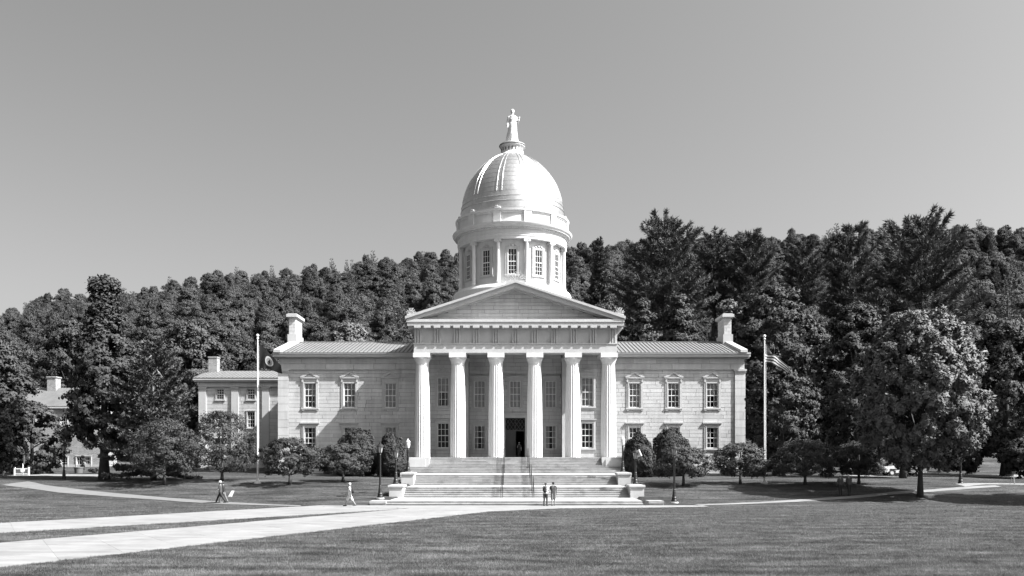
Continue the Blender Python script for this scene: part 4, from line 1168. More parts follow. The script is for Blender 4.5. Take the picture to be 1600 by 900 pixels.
def person(label, loc, rz, H=1.75, legs=((12, 8), (-14, 10)), arms=((8, 20, 6), (-8, 15, 6)), cloth_=None, pack=False, hat=False, cap=None, lean=0, skirt=False, voxel=.011):
    k = H / 1.75
    c = dict(shirt='g30', legs='g15', shoe='g05', hair='g15', skin='skin', sleeve=None, long=True)
    c.update(cloth_ or {})
    segs = []
    def fwd(p, ang, ln, out=0):             # go down from p, swung forward (towards -y) by ang degrees
        a = R(ang); return (p[0] + out, p[1] - math.sin(a) * ln, p[2] - math.cos(a) * ln)
    pel = (0, 0, .96); ch = (0, -.01 - math.sin(R(lean)) * .3, 1.30); nk = (0, ch[1] + .0 - math.sin(R(lean)) * .15, 1.49)
    for s in (-1, 1):
        segs.append(([(s * .075, 0, .94), (s * .07, -.005, 1.06), (s * .085, ch[1], 1.28), (s * .11, ch[1] + .01, 1.40)], [.118, .112, .118, .085], 'shirt'))
    segs.append(([(0, 0, .93), (0, .01, 1.06), (0, ch[1], 1.3)], [.11, .105, .115], 'shirt'))
    segs.append(([(-.08, .005, .92), (.08, .005, .92)], [.105, .105], 'legs'))
    segs.append(([(0, nk[1] + .01, 1.44), (0, nk[1], 1.53)], [.058, .05], 'skin'))
    hd = (0, nk[1] - .02, 1.635)
    segs.append(([(0, hd[1] - .012, 1.585), (0, hd[1], 1.65), (0, hd[1] + .02, 1.66)], [.062, .087, .085], 'skin'))
    segs.append(([(0, hd[1] - .095, 1.625), (0, hd[1] - .088, 1.65)], [.016, .01], 'skin'))
    for s in (-1, 1):
        segs.append(([(s * .088, hd[1] + .01, 1.625), (s * .09, hd[1] + .012, 1.65)], [.016, .018], 'skin'))
        segs.append(([(s * .032, hd[1] - .079, 1.65)] * 2, [.012, .012], 'eye'))
    segs.append(([(-.022, hd[1] - .075, 1.585), (.022, hd[1] - .075, 1.585)], [.009, .009], 'eye'))
    hair = [(0, hd[1] + .02, 1.672), (0, hd[1] + .03, 1.64), (0, hd[1] + .035, 1.60)]
    for (th, kn), s in zip(legs, (-1, 1)):
        hip = (s * .095, 0, .92); knee = fwd(hip, th, .43); ank = fwd(knee, th - kn, .42)
        segs.append(([hip, knee], [.108, .080 if c['long'] else .092], 'legs'))
        mid = tuple(a_ + (b_ - a_) * .45 for a_, b_ in zip(knee, ank))
        segs.append(([knee, mid, ank], [.076, .070, .058] if c['long'] else [.060, .056, .040], 'legs' if c['long'] else 'shin'))
        if not c['long']: pass
        segs.append(([(ank[0], ank[1] + .04, ank[2] - .035), (ank[0] + s * .02, ank[1] - .17, ank[2] - .048)], [.043, .036], 'shoe'))
    for (sw, el, out), s in zip(arms, (-1, 1)):
        sh = (s * .185, ch[1] + .01, 1.40); o_ = s * math.sin(R(out)) * .29
        elb = fwd(sh, sw, .29, o_); wr = fwd(elb, sw + el, .25, -s * .02 if el > 50 else 0)
        mid = tuple(a_ + (b_ - a_) * .6 for a_, b_ in zip(sh, elb))
        segs.append(([sh, mid], [.070, .064], 'shirt'))
        segs.append(([mid, elb], [.045, .042], 'sleeve'))
        segs.append(([elb, wr], [.042, .029], 'sleeve' if c['sleeve'] == 'long' else 'skin'))
        dv = (np.array(wr) - np.array(elb)); dv /= np.linalg.norm(dv); sd = np.array([s * 1.0, 0, 0]); nn = np.cross(dv, sd); nn /= np.linalg.norm(nn)
        w_ = np.array(wr); pa = w_ + dv * .085
        segs.append(([tuple(w_), tuple(pa)], [.03, .032], 'skin'))
        for f_ in range(4):
            off = nn * (-.03 + .02 * f_); ln = (.065, .078, .074, .058)[f_]
            p0 = pa + off; p1 = p0 + dv * ln * .55 - sd * .008; p2 = p1 + dv * ln * .45 - sd * .022
            segs.append(([tuple(p0), tuple(p1), tuple(p2)], [.0105, .0095, .008], 'skin'))
        t0 = w_ + dv * .03 + nn * -.03 * (1); t1 = t0 + dv * .035 - nn * .025; segs.append(([tuple(t0), tuple(t1), tuple(t1 + dv * .03)], [.012, .011, .009], 'skin'))
    me, tags = body_mesh(segs, voxel)
    mp = dict(shirt=M[c['shirt']], legs=M[c['legs']], shoe=M[c['shoe']], skin=M[c['skin']], eye=M['g05'], shin=M['skin'])
    mp['sleeve'] = mp['shirt'] if c['sleeve'] else mp['skin']
    for t_ in tags: me.materials.append(mp[t_])
    zmin = min(v.co.z for v in me.vertices)
    t = thing('person', label, 'person', loc, rz, 'visitors')
    up = (0, 0, -zmin * k)
    put('body', me, None, t, loc=up, scale=(k, k, k), world=False)
    hm = MB()
    if hat:
        hm.lathe([(.165, 1.70), (.16, 1.71), (.10, 1.715), (.095, 1.80), (.05, 1.82)], 16, 0, hd[1] + .01); put('hat', hm.mesh('hat', 40), M[cap or 'g60'], t, loc=up, scale=(k, k, k), world=False)
    else:
        hm.ball((0, hd[1] + .022, 1.672), (.094, .098, .085), 14, 9); hm.ball((0, hd[1] + .045, 1.625), (.085, .07, .075), 12, 8)
        put('hair', hm.mesh('hair', 180), M[c['hair']], t, loc=up, scale=(k, k, k), world=False)
    if pack:
        q = MB(); q.ball((0, .19, 1.22), (.15, .11, .24), 14, 10); q.ball((0, .27, 1.14), (.11, .06, .11), 10, 8)
        for s in (-1, 1): q.tube([(s * .11, .12, 1.40), (s * .12, .02, 1.485), (s * .12, -.11, 1.38), (s * .13, -.10, 1.2), (s * .12, .1, 1.08)], .022, 6)
        put('backpack', q.mesh('backpack', 60), M['g05'], t, loc=up, scale=(k, k, k), world=False)
    return t
def on_ground(px, py):
    g = GP(px, py); return (g.x, g.y, g.z + .02)
person('person with a backpack and pale shirt at the foot of the stairs, looking up', on_ground(852.5, 791), R(160), 1.74,
       legs=((4, 4), (-4, 3)), arms=((25, 70, 6), (20, 60, 6)), cloth_=dict(shirt='g60', legs='g15', hair='g15', long=True), pack=True)
person('person in a grey T-shirt and shorts beside the one with a backpack', on_ground(864.5, 790.5), R(185), 1.78,
       legs=((3, 2), (-5, 3)), arms=((12, 25, 14), (20, 85, 16)), cloth_=dict(shirt='g15', legs='g30', hair='g05', long=False))
person('person in a white top and shorts walking left with a black backpack', on_ground(546.5, 791.5), R(-90), 1.80,
       legs=((28, 12), (-26, 8)), arms=((18, 25, 6), (-22, 20, 6)), cloth_=dict(shirt='g60', legs='g60', hair='g60', long=False), pack=True)
person('person in a pale hat and dark trousers walking left on the curved path', on_ground(344.5, 786.5), R(-90), 1.76,
       legs=((30, 8), (-26, 10)), arms=((-20, 15, 6), (20, 25, 6)), cloth_=dict(shirt='g15', legs='g05', hair='g05'), hat=True, cap='g60')
person('person in pale trousers walking just behind the one in a hat', on_ground(349, 785.8), R(-90), 1.7,
       legs=((-18, 8), (22, 6)), arms=((15, 20, 6), (-18, 20, 6)), cloth_=dict(shirt='g05', legs='g30', hair='g15', sleeve='long'))
person('person in a grey hat and dark trousers, left one of the path pair', on_ground(1313, 774.5), R(170), 1.68,
       legs=((4, 4), (-6, 10)), arms=((6, 30, 10), (4, 30, 10)), cloth_=dict(shirt='g15', legs='g05', hair='g30'), hat=True, cap='g60')
person('grey-haired person with bowed head and dark trousers, right one of the path pair', on_ground(1327, 775.2), R(190), 1.78,
       legs=((6, 2), (-6, 2)), arms=((8, 40, 12), (10, 20, 8)), cloth_=dict(shirt='g15', legs='g05', hair='g60', sleeve='long'), lean=12)
person('person in dark clothes standing in the open doorway', (PX(811, YR - .3), YR - .3, FL), R(10), 1.82,
       legs=((3, 2), (-3, 2)), arms=((20, 100, 8), (4, 12, 8)), cloth_=dict(shirt='g05', legs='g05', hair='g30', sleeve=None))
# placard on a stake
g = GP(362, 782)
pl = thing('lawn_placard', 'tilted white placard on a thin stake in the lawn behind the walkers', 'placard', (g.x, g.y, g.z))
q = MB(); q.tube([(0, 0, -.1), (-.1, 0, .55)], .015, 5); put('stake', q, M['g15'], pl, world=False)
q = MB(); q.prism_y([(-.28, .32), (.02, .30), (.22, .78), (.0, .80)], -.012, .012); put('board', q, M['white'], pl, world=False)

# ------------------------------------------------------------------ statue on the lantern
stt = thing('statue', 'white draped female statue standing on top of the dome', 'statue', (DX, DY, 43.17))
segs = []
hk = 4.5 / 1.78
def sc(p): return tuple(np.array(p) * hk)
def seg(pts, rad_, tg_='stone'): segs.append(([sc(p) for p in pts], [r * hk for r in rad_], tg_))
seg([(0, 0, .05), (0, .01, .5), (.01, .01, .95), (0, 0, 1.1), (0, 0, 1.34)], [.27, .25, .215, .15, .15])
for i in range(11):                       # robe folds
    a = 2 * math.pi * i / 11; rr = .235 + .022 * (i % 3)
    seg([(rr * math.cos(a) * 1.12, rr * math.sin(a) * .8, .02), (rr * .95 * math.cos(a + .12), rr * .75 * math.sin(a + .12), .45), (.12 * math.cos(a + .2), .09 * math.sin(a + .2), .98)], [.055, .042, .025])
seg([(-.18, -.10, .62), (0, -.16, .82), (.15, -.10, 1.02), (.13, .0, 1.3)], [.04, .05, .05, .05])
for s in (-1, 1): seg([(s * .07, -.07, 1.28), (s * .07, -.09, 1.26)], [.06, .06]); seg([(0, 0, 1.38), (s * .13, 0, 1.36)], [.11, .085])
seg([(0, 0, 1.42), (0, -.01, 1.56)], [.085, .07]); seg([(0, -.02, 1.59), (0, 0, 1.68)], [.08, .10]); seg([(0, .07, 1.66), (0, .10, 1.62)], [.06, .045]); seg([(0, -.095, 1.63), (0, -.09, 1.66)], [.016, .01])
seg([(-.17, 0, 1.34), (-.22, .02, 1.12), (-.25, -.10, .93)], [.085, .075, .055]); seg([(-.25, -.10, .93), (-.25, -.12, .86)], [.045, .035])
seg([(.17, 0, 1.34), (.23, .0, 1.08), (.31, -.10, 1.17)], [.085, .075, .05]); seg([(.31, -.10, 1.17), (.34, -.13, 1.28)], [.036, .028])
for s, bx, bz, dz in ((1, .34, 1.28, 1), (-1, -.25, .86, -1)):
    for f_ in range(4): seg([(bx + (f_ - 1.5) * .018, -.13, bz), (bx + (f_ - 1.5) * .02 + .01 * s, -.14, bz + dz * (.06 + .015 * (f_ in (1, 2))))], [.011, .009])
    seg([(bx - .03 * s, -.12, bz - dz * .03), (bx - .055 * s, -.14, bz + dz * .02)], [.012, .01])
me, tg_ = body_mesh(segs, .035); me.materials.append(M['paint'])
put('figure', me, None, stt, loc=(0, 0, .02), world=False)
q = MB(); q.lathe([(.62, 0), (.62, .12), (.55, .16)], 24); put('plinth', q.mesh('plinth', 30), M['paint'], stt, world=False)
q = MB()
for i in range(5): q.tube([(.34 * hk, -.13 * hk, 1.26 * hk), ((.35 + .012 * i) * hk, -.14 * hk, (1.34 + .01 * (2 - abs(i - 2))) * hk)], .022, 5)
put('wheat_sheaf', q, M['paint'], stt, world=False)
# ------------------------------------------------------------------ trees
def leaf_quads(rng, c, n, size, jit=.75, up=.25, asp=1.5, soft=.65):
    N_ = len(c)
    d = n + rng.normal(0, jit, (N_, 3)) + np.array([0, 0, up]); d /= np.linalg.norm(d, axis=1)[:, None] + 1e-9
    flip = (d * n).sum(1) < 0
    d[flip] -= 2 * ((d * n).sum(1)[:, None] * n)[flip]
    r = rng.normal(0, 1, (N_, 3)); u = np.cross(d, r); u /= np.linalg.norm(u, axis=1)[:, None] + 1e-9
    w = np.cross(d, u)
    s = size * rng.uniform(.6, 1.35, N_)[:, None]
    a = u * s * asp * .5; b = w * s * .5
    V = np.stack([c - a, c - b * .9 - a * .05, c + a, c + b * .9 - a * .05], 1).reshape(-1, 3)
    Q = np.arange(N_ * 4).reshape(-1, 4)
    nn = n * soft + d * (1 - soft) + np.array([0, 0, .12]); nn /= np.linalg.norm(nn, axis=1)[:, None] + 1e-9
    chk = np.cross(V[1::4] - V[0::4], V[2::4] - V[0::4]); bad = (chk * d).sum(1) < 0
    Q[bad] = Q[bad][:, ::-1]
    return V, Q, np.repeat(nn, 4, 0)
def soften(me, Nn):
    me.polygons.foreach_set('use_smooth', [True] * len(me.polygons))
    me.normals_split_custom_set_from_vertices(Nn.tolist())
    return me
def blob_leaves(rng, blobs, n, size, up=.25, jit=.55, shell=.5, asp=1.5, cull=.62, soft=.55):
    c = np.array([b[0] for b in blobs]); r = np.array([b[1] for b in blobs])
    if r.ndim == 1: r = np.repeat(r[:, None], 3, 1)
    # every clump carries smaller sub-clumps, so that outlines stay uneven
    sc_, sr_ = [], []
    for q in range(len(blobs)):
        m_ = 24
        dd = rng.normal(0, 1, (m_, 3)); dd[:, 2] = np.abs(dd[:, 2]) * .9 - .25; dd /= np.linalg.norm(dd, axis=1)[:, None]
        sc_.append(c[q] + dd * r[q] * rng.uniform(.55, .95, (m_, 1))); sr_.append(np.repeat(r[q][None] , m_, 0) * rng.uniform(.13, .29, (m_, 1)))
    sc_ = np.concatenate(sc_); sr_ = np.concatenate(sr_)
    par = np.repeat(np.arange(len(blobs)), 24)
    pw = sr_[:, 0] * sr_[:, 2]; pw = pw / pw.sum()
    k = rng.choice(len(sc_), int(n * 1.6), p=pw)
    d = rng.normal(0, 1, (len(k), 3)); d /= np.linalg.norm(d, axis=1)[:, None]
    f = 1 - shell * rng.uniform(0, 1, len(k)) ** 2
    p = sc_[k] + d * sr_[k] * f[:, None] * rng.uniform(.85, 1.15, (len(k), 1)) + rng.normal(0, .09, (len(k), 3)) * r[par[k]]
    keep = np.ones(len(k), bool)
    for j in range(len(blobs)):
        q = np.linalg.norm((p - c[j]) / r[j], axis=1)
        keep &= ~((q < cull) & (par[k] != j))
    o = (p - c[par[k]]) / r[par[k]]; o /= np.linalg.norm(o, axis=1)[:, None] + 1e-9
    cc_ = (c * (r[:, :1] ** 2)).sum(0) / (r[:, :1] ** 2).sum(); ex_ = np.abs(c - cc_).max(0) + r.mean(0)
    w_ = (p - cc_) / ex_; w_ /= np.linalg.norm(w_, axis=1)[:, None] + 1e-9
    nrm_ = d * .32 + o * .30 + w_ * .58; nrm_ /= np.linalg.norm(nrm_, axis=1)[:, None] + 1e-9
    p, nrm_ = p[keep][:n], nrm_[keep][:n]
    return leaf_quads(rng, p, nrm_, size, jit, up, asp, soft)
PROF = {
    'round': lambda t: np.sqrt(np.clip(1 - (2 * t - .92) ** 2, .06, 1)),
    'oval': lambda t: np.clip(np.sin(np.pi * np.clip(t * .86 + .10, 0, 1)) ** .7, .1, 1),
    'egg': lambda t: np.clip((1 - t) ** .55 * (.72 + 1.1 * t) * np.clip(.55 + 3 * t, 0, 1), .08, 1),
    'cone': lambda t: np.clip((1 - t) ** .8 * np.clip(.6 + 4 * t, 0, 1), .04, 1),
    'umbrella': lambda t: np.clip(np.sqrt(np.clip(1 - t ** 2.2, 0, 1)) * np.clip(.7 + .8 * t, 0, 1), .15, 1),
}
def crown_blobs(rng, H, hb, Wd, prof, nb, rb, flat=.8):
    out = []
    f = PROF[prof]
    for i in range(nb):
        t = (i + rng.uniform(0, 1)) / nb
        a = i * 2.399 + rng.uniform(-.5, .5)
        R_ = Wd / 2 * float(f(t))
        r = rb * rng.uniform(.7, 1.3)
        rr = max(0, R_ - r * .75) * math.sqrt(rng.uniform(.35, 1.0))
        z = hb + (H - hb) * t
        z = min(z, H - r * flat * .9)
        out.append((np.array([rr * math.cos(a), rr * math.sin(a), z]), np.array([r, r, r * flat])))
    out.append((np.array([0, 0, H - rb * flat]), np.array([rb * .8, rb * .8, rb * flat])))
    return out
def trunk_mb(rng, H, r0, blobs, limbs=8, lean=.02, top=.8, fork=None, n=9):
    mb = MB()
    zs = np.linspace(0, H * top, 8)
    ox, oy = rng.uniform(-lean, lean, 2) * H
    pts = [(ox * (z / H) ** 2, oy * (z / H) ** 2, z if z > 0 else -.15) for z in zs]
    rad_ = [r0 * (1.35 if i == 0 else 1) * (1 - .85 * (z / (H * top)) ** .9) + .02 for i, z in enumerate(zs)]
    mb.tube(pts, rad_, n)
    idx = rng.permutation(len(blobs))[:limbs]
    for j in idx:
        c = blobs[j][0]
        zb = max(fork if fork else H * .16, min(c[2] * rng.uniform(.45, .75), H * top * .9))
        k = zb / (H * top); s = Vector((ox * (zb / H) ** 2, oy * (zb / H) ** 2, zb)); e = Vector(c)
        m_ = s.lerp(e, .5) + Vector((0, 0, .12 * (e - s).length * rng.uniform(-.3, 1)))
        ra = r0 * (1 - .8 * k) * .5
        mb.tube([s, m_, e], [ra, ra * .6, ra * .2], 6)
    return mb
def merge_leaf(name, V, Q, mb, lm, bm_, Nn=None):
    V2 = np.array(mb.v); out_v = np.concatenate([V, V2])
    me = bpy.data.meshes.new(name)
    fs = []
    tri = []
    for f in mb.f:
        if len(f) == 4: tri.append(f)
    Q2 = np.array(tri) + len(V)
    me = mesh_np(name, out_v, np.concatenate([Q, Q2]), np.concatenate([np.zeros(len(Q)), np.ones(len(Q2))]))
    me.materials.append(lm); me.materials.append(bm_)
    if Nn is not None:
        N2 = np.concatenate([Nn, np.zeros((len(V2), 3))]); soften(me, N2)
    return me

# hillside kinds -------------------------------------------------
rng = np.random.default_rng(11)
HILL = []
for k in range(7):
    H = 13.0; Wd = (9.2, 8.2, 10.5, 8.6, 7.6, 9.8, 8.8)[k]
    bl = crown_blobs(rng, H, 3.0, Wd, ('round', 'oval', 'round', 'egg', 'oval', 'round', 'egg')[k], 22, (1.95, 1.8, 2.2, 1.75, 1.7, 2.0, 1.9)[k])
    V, Q, Nn = blob_leaves(rng, bl, 15000, .25, up=.3, jit=.6)
    HILL.append(merge_leaf('hillside_tree', V, Q, trunk_mb(rng, H, .22, bl, 5), (M['leafd'], M['leaf'], M['leaf'], M['leafd'], M['leaf'], M['leaf'], M['leafd'])[k], M['bark'], Nn))
def pine_parts(rng, H, Wd, hb, nw, per, leaf, dens, droop=.0, rag=.35, tuft=.5, shape=.75):
    """layered pine: whorls of limbs carrying fans of needle tufts"""
    C_, Nn = [], []
    mb = MB()
    mb.tube([(0, 0, -.2), (0.05, 0, H * .5), (0, 0, H * .97)], [H * .021, H * .014, .03], 8)
    for w in range(nw):
        t = (w + rng.uniform(0, .6)) / nw
        z = hb + (H - hb) * t * .97
        R0 = Wd / 2 * ((1 - t) ** shape) * (1.0 if t > .12 else .75 + 2 * t) + .4
        m_ = max(3, int(per * (1 - .45 * t)))
        a0 = rng.uniform(0, 6.28)
        for b in range(m_):
            a = a0 + 6.283 * b / m_ + rng.uniform(-.35, .35)
            Ln = R0 * rng.uniform(1 - rag, 1 + rag * .45)
            rise = .10 + .8 * t ** 1.3 - droop * (1 - t) + rng.uniform(-.08, .1)
            pts = []
            for s in np.linspace(0, 1, 5):
                pts.append(Vector((math.cos(a) * Ln * s, math.sin(a) * Ln * s, z + Ln * (rise * s + .16 * s * s - .10 * s * (1 - s)))))
            mb.tube(pts, [max(.025, .035 * Ln * .35 * (1 - .8 * q)) for q in np.linspace(0, 1, 5)], 5)
            nt_ = int(dens * Ln)
            for q in range(nt_):
                s = rng.uniform(.22, 1.04) ** .8
                i = min(3, int(s * 4)); p = pts[i].lerp(pts[i + 1], min(1.1, s * 4 - i))
                lat = rng.normal(0, .13) * Ln * (1.15 - s) * 1.3 + rng.normal(0, .12)
                p = np.array(p) + np.array([-math.sin(a) * lat, math.cos(a) * lat, rng.uniform(-.05, .16) + abs(lat) * .05])
                C_.append(p); Nn.append((math.cos(a) * .8, math.sin(a) * .8, .45))
    C_ = np.array(C_); Nn = np.array(Nn); Nn /= np.linalg.norm(Nn, axis=1)[:, None]
    m_ = 6
    c = np.repeat(C_, m_, 0); ax = np.repeat(Nn, m_, 0) + rng.normal(0, .55, (len(c), 3)); ax /= np.linalg.norm(ax, axis=1)[:, None]
    rr = rng.normal(0, 1, (len(c), 3)); u = np.cross(ax, rr); u /= np.linalg.norm(u, axis=1)[:, None]
    ln = tuft * rng.uniform(.6, 1.2, len(c))[:, None]; wd = leaf
    V = np.stack([c - u * wd * .3, c + ax * ln * .5 - u * wd, c + ax * ln, c + ax * ln * .5 + u * wd], 1).reshape(-1, 3)
    return V, np.arange(len(V)).reshape(-1, 4), mb
V, Q, mb = pine_parts(rng, 15, 6.5, 2.0, 15, 6, .07, 4.0, tuft=.75, rag=.25, shape=.9)
HILLP = [merge_leaf('hillside_conifer', V, Q, mb, M['needle'], M['bark'])]

# scatter over the slope
rng = np.random.default_rng(5)
cand = []
sp = 8.0
for gy in np.arange(119, 420, sp):
    for gx in np.arange(-290, 290, sp):
        x = gx + rng.uniform(-.42, .42) * sp + (sp / 2 if int(gy / sp) % 2 else 0); y = gy + rng.uniform(-.42, .42) * sp
        px = 800 + F * x / y
        if not -90 < px < 1690: continue
        if y < 128 and (abs(x) < 34 or -62 < x < -30): continue
        if y < 124 and x < -30: continue
        if y < 130 and x > 55: continue
        cand.append((x, y, px))
def hidden(px, y, x):            # wholly behind the building
    top = HY - (G(x, y) + 13 - ZC) * F / y
    if 715 < px < 885 and top > 300: return abs(px - 800) < 62 and top > 330
    if 660 < px < 940 and top > 470: return True
    if 450 < px < 1150 and top > 545: return True
    return False
cand = [c for c in cand if not hidden(c[2], c[1], c[0])]
cand.sort(key=lambda c: c[1])
rest = cand[300:]
LAND = [(20, 'at the far left edge'), (110, 'behind the brick house'), (200, 'behind the tall dark left tree'), (270, 'behind the straggly conifer'), (330, 'above the annex chimney'), (400, 'left of the dark flag'), (445, 'above the dark flag'),
        (490, 'behind the left wing chimney'), (560, 'above the left end of the wing roof'), (640, 'above the left wing roof near the portico'), (730, 'just left of the drum'), (960, 'just right of the drum'), (1020, 'behind the pediment corner acroterion'),
        (1085, 'around the tallest white pine'), (1160, 'behind the right wing chimney'), (1230, 'above the striped flag'), (1300, 'right of the striped flag'), (1380, 'left of the broad pine'), (1470, 'around the broad pine'), (1540, 'right of the broad pine'), (9999, 'at the far right edge')]
SHAPE = ['round', 'oval', 'broad', 'tapering', 'slender', 'bushy', 'egg-shaped']
for i, (x, y, px) in enumerate(cand[:300]):
    k = int(rng.integers(0, len(HILL)))
    s = rng.uniform(.55, 1.15)
    con = rng.uniform() < (.16 if px > 850 else .06)
    z = G(x, y) - .3
    me = HILLP[0] if con else HILL[k]
    o = put('hillside_conifer' if con else 'hillside_tree', me, None, None, loc=(x, y, z), rot=(0, 0, rng.uniform(0, 6.28)), scale=(s * rng.uniform(.75, 1.3), s * rng.uniform(.75, 1.3), s))
    where = next(w for lim, w in LAND if px < lim)
    row = 'lowest' if y < 138 else 'lower' if y < 155 else 'middle' if y < 172 else 'upper'
    big = 'large' if s > .95 else 'small'
    if con: tag(o, f'{big} dark narrow conifer on the {row} slope {where}', 'tree', 'conifers on the hillside ' + where)
    else: tag(o, f'{big} {SHAPE[k]} leafy tree on the {row} slope {where}', 'tree', 'hillside trees ' + where)
# the rest of the wood: one object, instanced on points
hc = bpy.data.collections.new('woodland_kinds')
for k, m_ in enumerate(HILL + HILLP):
    o = bpy.data.objects.new('woodland_kind', m_); hc.objects.link(o)
pv = np.array([(x, y, G(x, y) - .3) for x, y, px in rest])
me = bpy.data.meshes.new('woodland'); me.vertices.add(len(pv)); me.vertices.foreach_set('co', pv.astype(np.float32).ravel())
wo_ = put('woodland', me); tag(wo_, 'far wood covering the upper hillside to the skyline', None, None, 'stuff')
ng = bpy.data.node_groups.new('woodland', 'GeometryNodeTree')
ng.interface.new_socket('Geometry', in_out='INPUT', socket_type='NodeSocketGeometry'); ng.interface.new_socket('Geometry', in_out='OUTPUT', socket_type='NodeSocketGeometry')
gi, go = ng.nodes.new('NodeGroupInput'), ng.nodes.new('NodeGroupOutput')
ip = ng.nodes.new('GeometryNodeInstanceOnPoints'); ci = ng.nodes.new('GeometryNodeCollectionInfo')
ci.inputs['Collection'].default_value = hc; ci.inputs['Separate Children'].default_value = True; ci.inputs['Reset Children'].default_value = True
ip.inputs['Pick Instance'].default_value = True
r1 = ng.nodes.new('FunctionNodeRandomValue'); r1.data_type = 'FLOAT_VECTOR'; r1.inputs[0].default_value = (0, 0, 0); r1.inputs[1].default_value = (0, 0, 6.28)
r2 = ng.nodes.new('FunctionNodeRandomValue'); r2.data_type = 'FLOAT_VECTOR'; r2.inputs[0].default_value = (.55, .55, .6); r2.inputs[1].default_value = (1.3, 1.3, 1.2)
ng.links.new(gi.outputs[0], ip.inputs['Points']); ng.links.new(ci.outputs[0], ip.inputs['Instance'])
ng.links.new(r1.outputs[0], ip.inputs['Rotation']); ng.links.new(r2.outputs[0], ip.inputs['Scale']); ng.links.new(ip.outputs[0], go.inputs[0])
md = wo_.modifiers.new('scatter', 'NODES'); md.node_group = ng

# individual trees ------------------------------------------------
def tree(name, label, px, base, top, wpx, d, hb_py, prof, nb, rb, n, leaf, lm='leaf', tr=.3, seed=1, group=None, limbs=9, fork=None, up=.3, cull=.62, dx=0, jit=.55, flat=.8, asp=1.5):
    rng = np.random.default_rng(seed)
    x = PX(px, d); z = G(x, d) if base is None else PZ(base, d)
    z = G(x, d)
    H = PZ(top, d) - z; hb = PZ(hb_py, d) - z; Wd = wpx * d / F
    bl = crown_blobs(rng, H, hb, Wd, prof, nb, rb, flat)
    V, Q, Nn = blob_leaves(rng, bl, n, leaf, up=up, cull=cull, jit=jit, asp=asp)
    t = thing(name, label, 'tree', (x, d, z), 0, group)
    me = soften(mesh_np('crown', V, Q), Nn); put('crown', me, M[lm], t, world=False)
    put('trunk', trunk_mb(rng, H, tr, bl, limbs, fork=fork).mesh('trunk', 180), M['bark'], t, world=False)
    return t
gm = 'large lawn trees'
tree('maple_tree', 'full round maple with a lit crown standing alone on the right lawn', 1438, None, 489, 236, d_of(1435, 776), 727, 'egg', 270, .70, 96000, .165, 'leafl', .2, 3, gm, 18, fork=1.9, up=.45, cull=.75, jit=.6, flat=1.55, asp=2.0)
tree('maple_tree', 'tall dark tree with a thick trunk by the left driveway', 163, None, 434, 160, 86, 698, 'cone', 120, 1.15, 42000, .23, 'leafd', .45, 4, gm, 14, fork=2.6, up=.4)
tree('maple_tree', 'dense tree cut by the left edge of the picture', -12, None, 520, 128, 92, 735, 'round', 110, 1.15, 34000, .24, 'leafd', .4, 5, gm)
tree('maple_tree', 'lower leafy tree overhanging the notice board at the left', 50, None, 628, 122, 97, 742, 'round', 70, .85, 20000, .22, 'leaf', .25, 6, gm)
tree('maple_tree', 'tree with a thick dark trunk at the right edge', 1572, None, 497, 150, 92, 715, 'oval', 110, 1.15, 36000, .24, 'leaf', .5, 7, gm, fork=3)
tree('maple_tree', 'round tree behind the right flagpole beside the wing', 1222, None, 574, 122, 93, 722, 'round', 90, .75, 30000, .19, 'leaf', .3, 8, gm)
tree('maple_tree', 'broad dark tree rising behind the striped flag', 1205, None, 448, 200, 118, 690, 'round', 110, 1.5, 38000, .3, 'leafd', .4, 9, gm)
tree('maple_tree', 'tall dark tree between the striped flag and the lone maple', 1338, None, 474, 140, 104, 720, 'oval', 100, 1.15, 34000, .26, 'leafd', .35, 10, gm)
tree('maple_tree', 'dark tree with a bare trunk in front of the parked car', 1411, None, 560, 130, 88, 705, 'round', 40, 1.3, 20000, .24, 'leafd', .3, 11, gm, fork=3)
tree('young_tree', 'narrow leafy tree close behind the right wing roof, nearer the portico', 1005, None, 466, 54, 122, 640, 'oval', 36, 1.05, 20000, .24, 'leaf', .2, 12, 'trees behind the right wing')
tree('young_tree', 'narrow leafy tree close behind the right wing roof, in the middle', 1062, None, 458, 64, 124, 640, 'oval', 40, 1.15, 22000, .24, 'leaf', .2, 13, 'trees behind the right wing')
tree('young_tree', 'leafy tree close behind the right wing chimney', 1138, None, 470, 66, 122, 640, 'round', 40, 1.2, 22000, .24, 'leafl', .2, 14, 'trees behind the right wing')
tree('young_tree', 'pale leafy tree close behind the left wing roof', 545, None, 505, 90, 124, 640, 'round', 40, 1.4, 20000, .26, 'leafl', .2, 15)
tree('spreading_tree', 'dark spreading tree at the far left behind the brick house', 108, None, 500, 120, 134, 660, 'round', 46, 1.6, 26000, .27, 'leafd', .3, 16, gm)
tree('spreading_tree', 'loose tree behind the annex chimney', 300, None, 500, 120, 128, 690, 'round', 46, 1.9, 26000, .3, 'leaf', .3, 17, gm)
# a second maple just outside the frame, whose shade falls into it
mp_ = next(o for o in COL.objects if o.name == 'maple_tree')
x, d = PX(1745, 66.0), 66.0
t2 = thing('maple_tree', 'maple just beyond the right edge, only its shade falls on the lawn', 'tree', (x, d, G(x, d)), 1.3, gm)
for ch in mp_.children:
    c2 = ch.copy(); COL.objects.link(c2); c2.parent = t2
t2.scale = (.85, .85, .85)
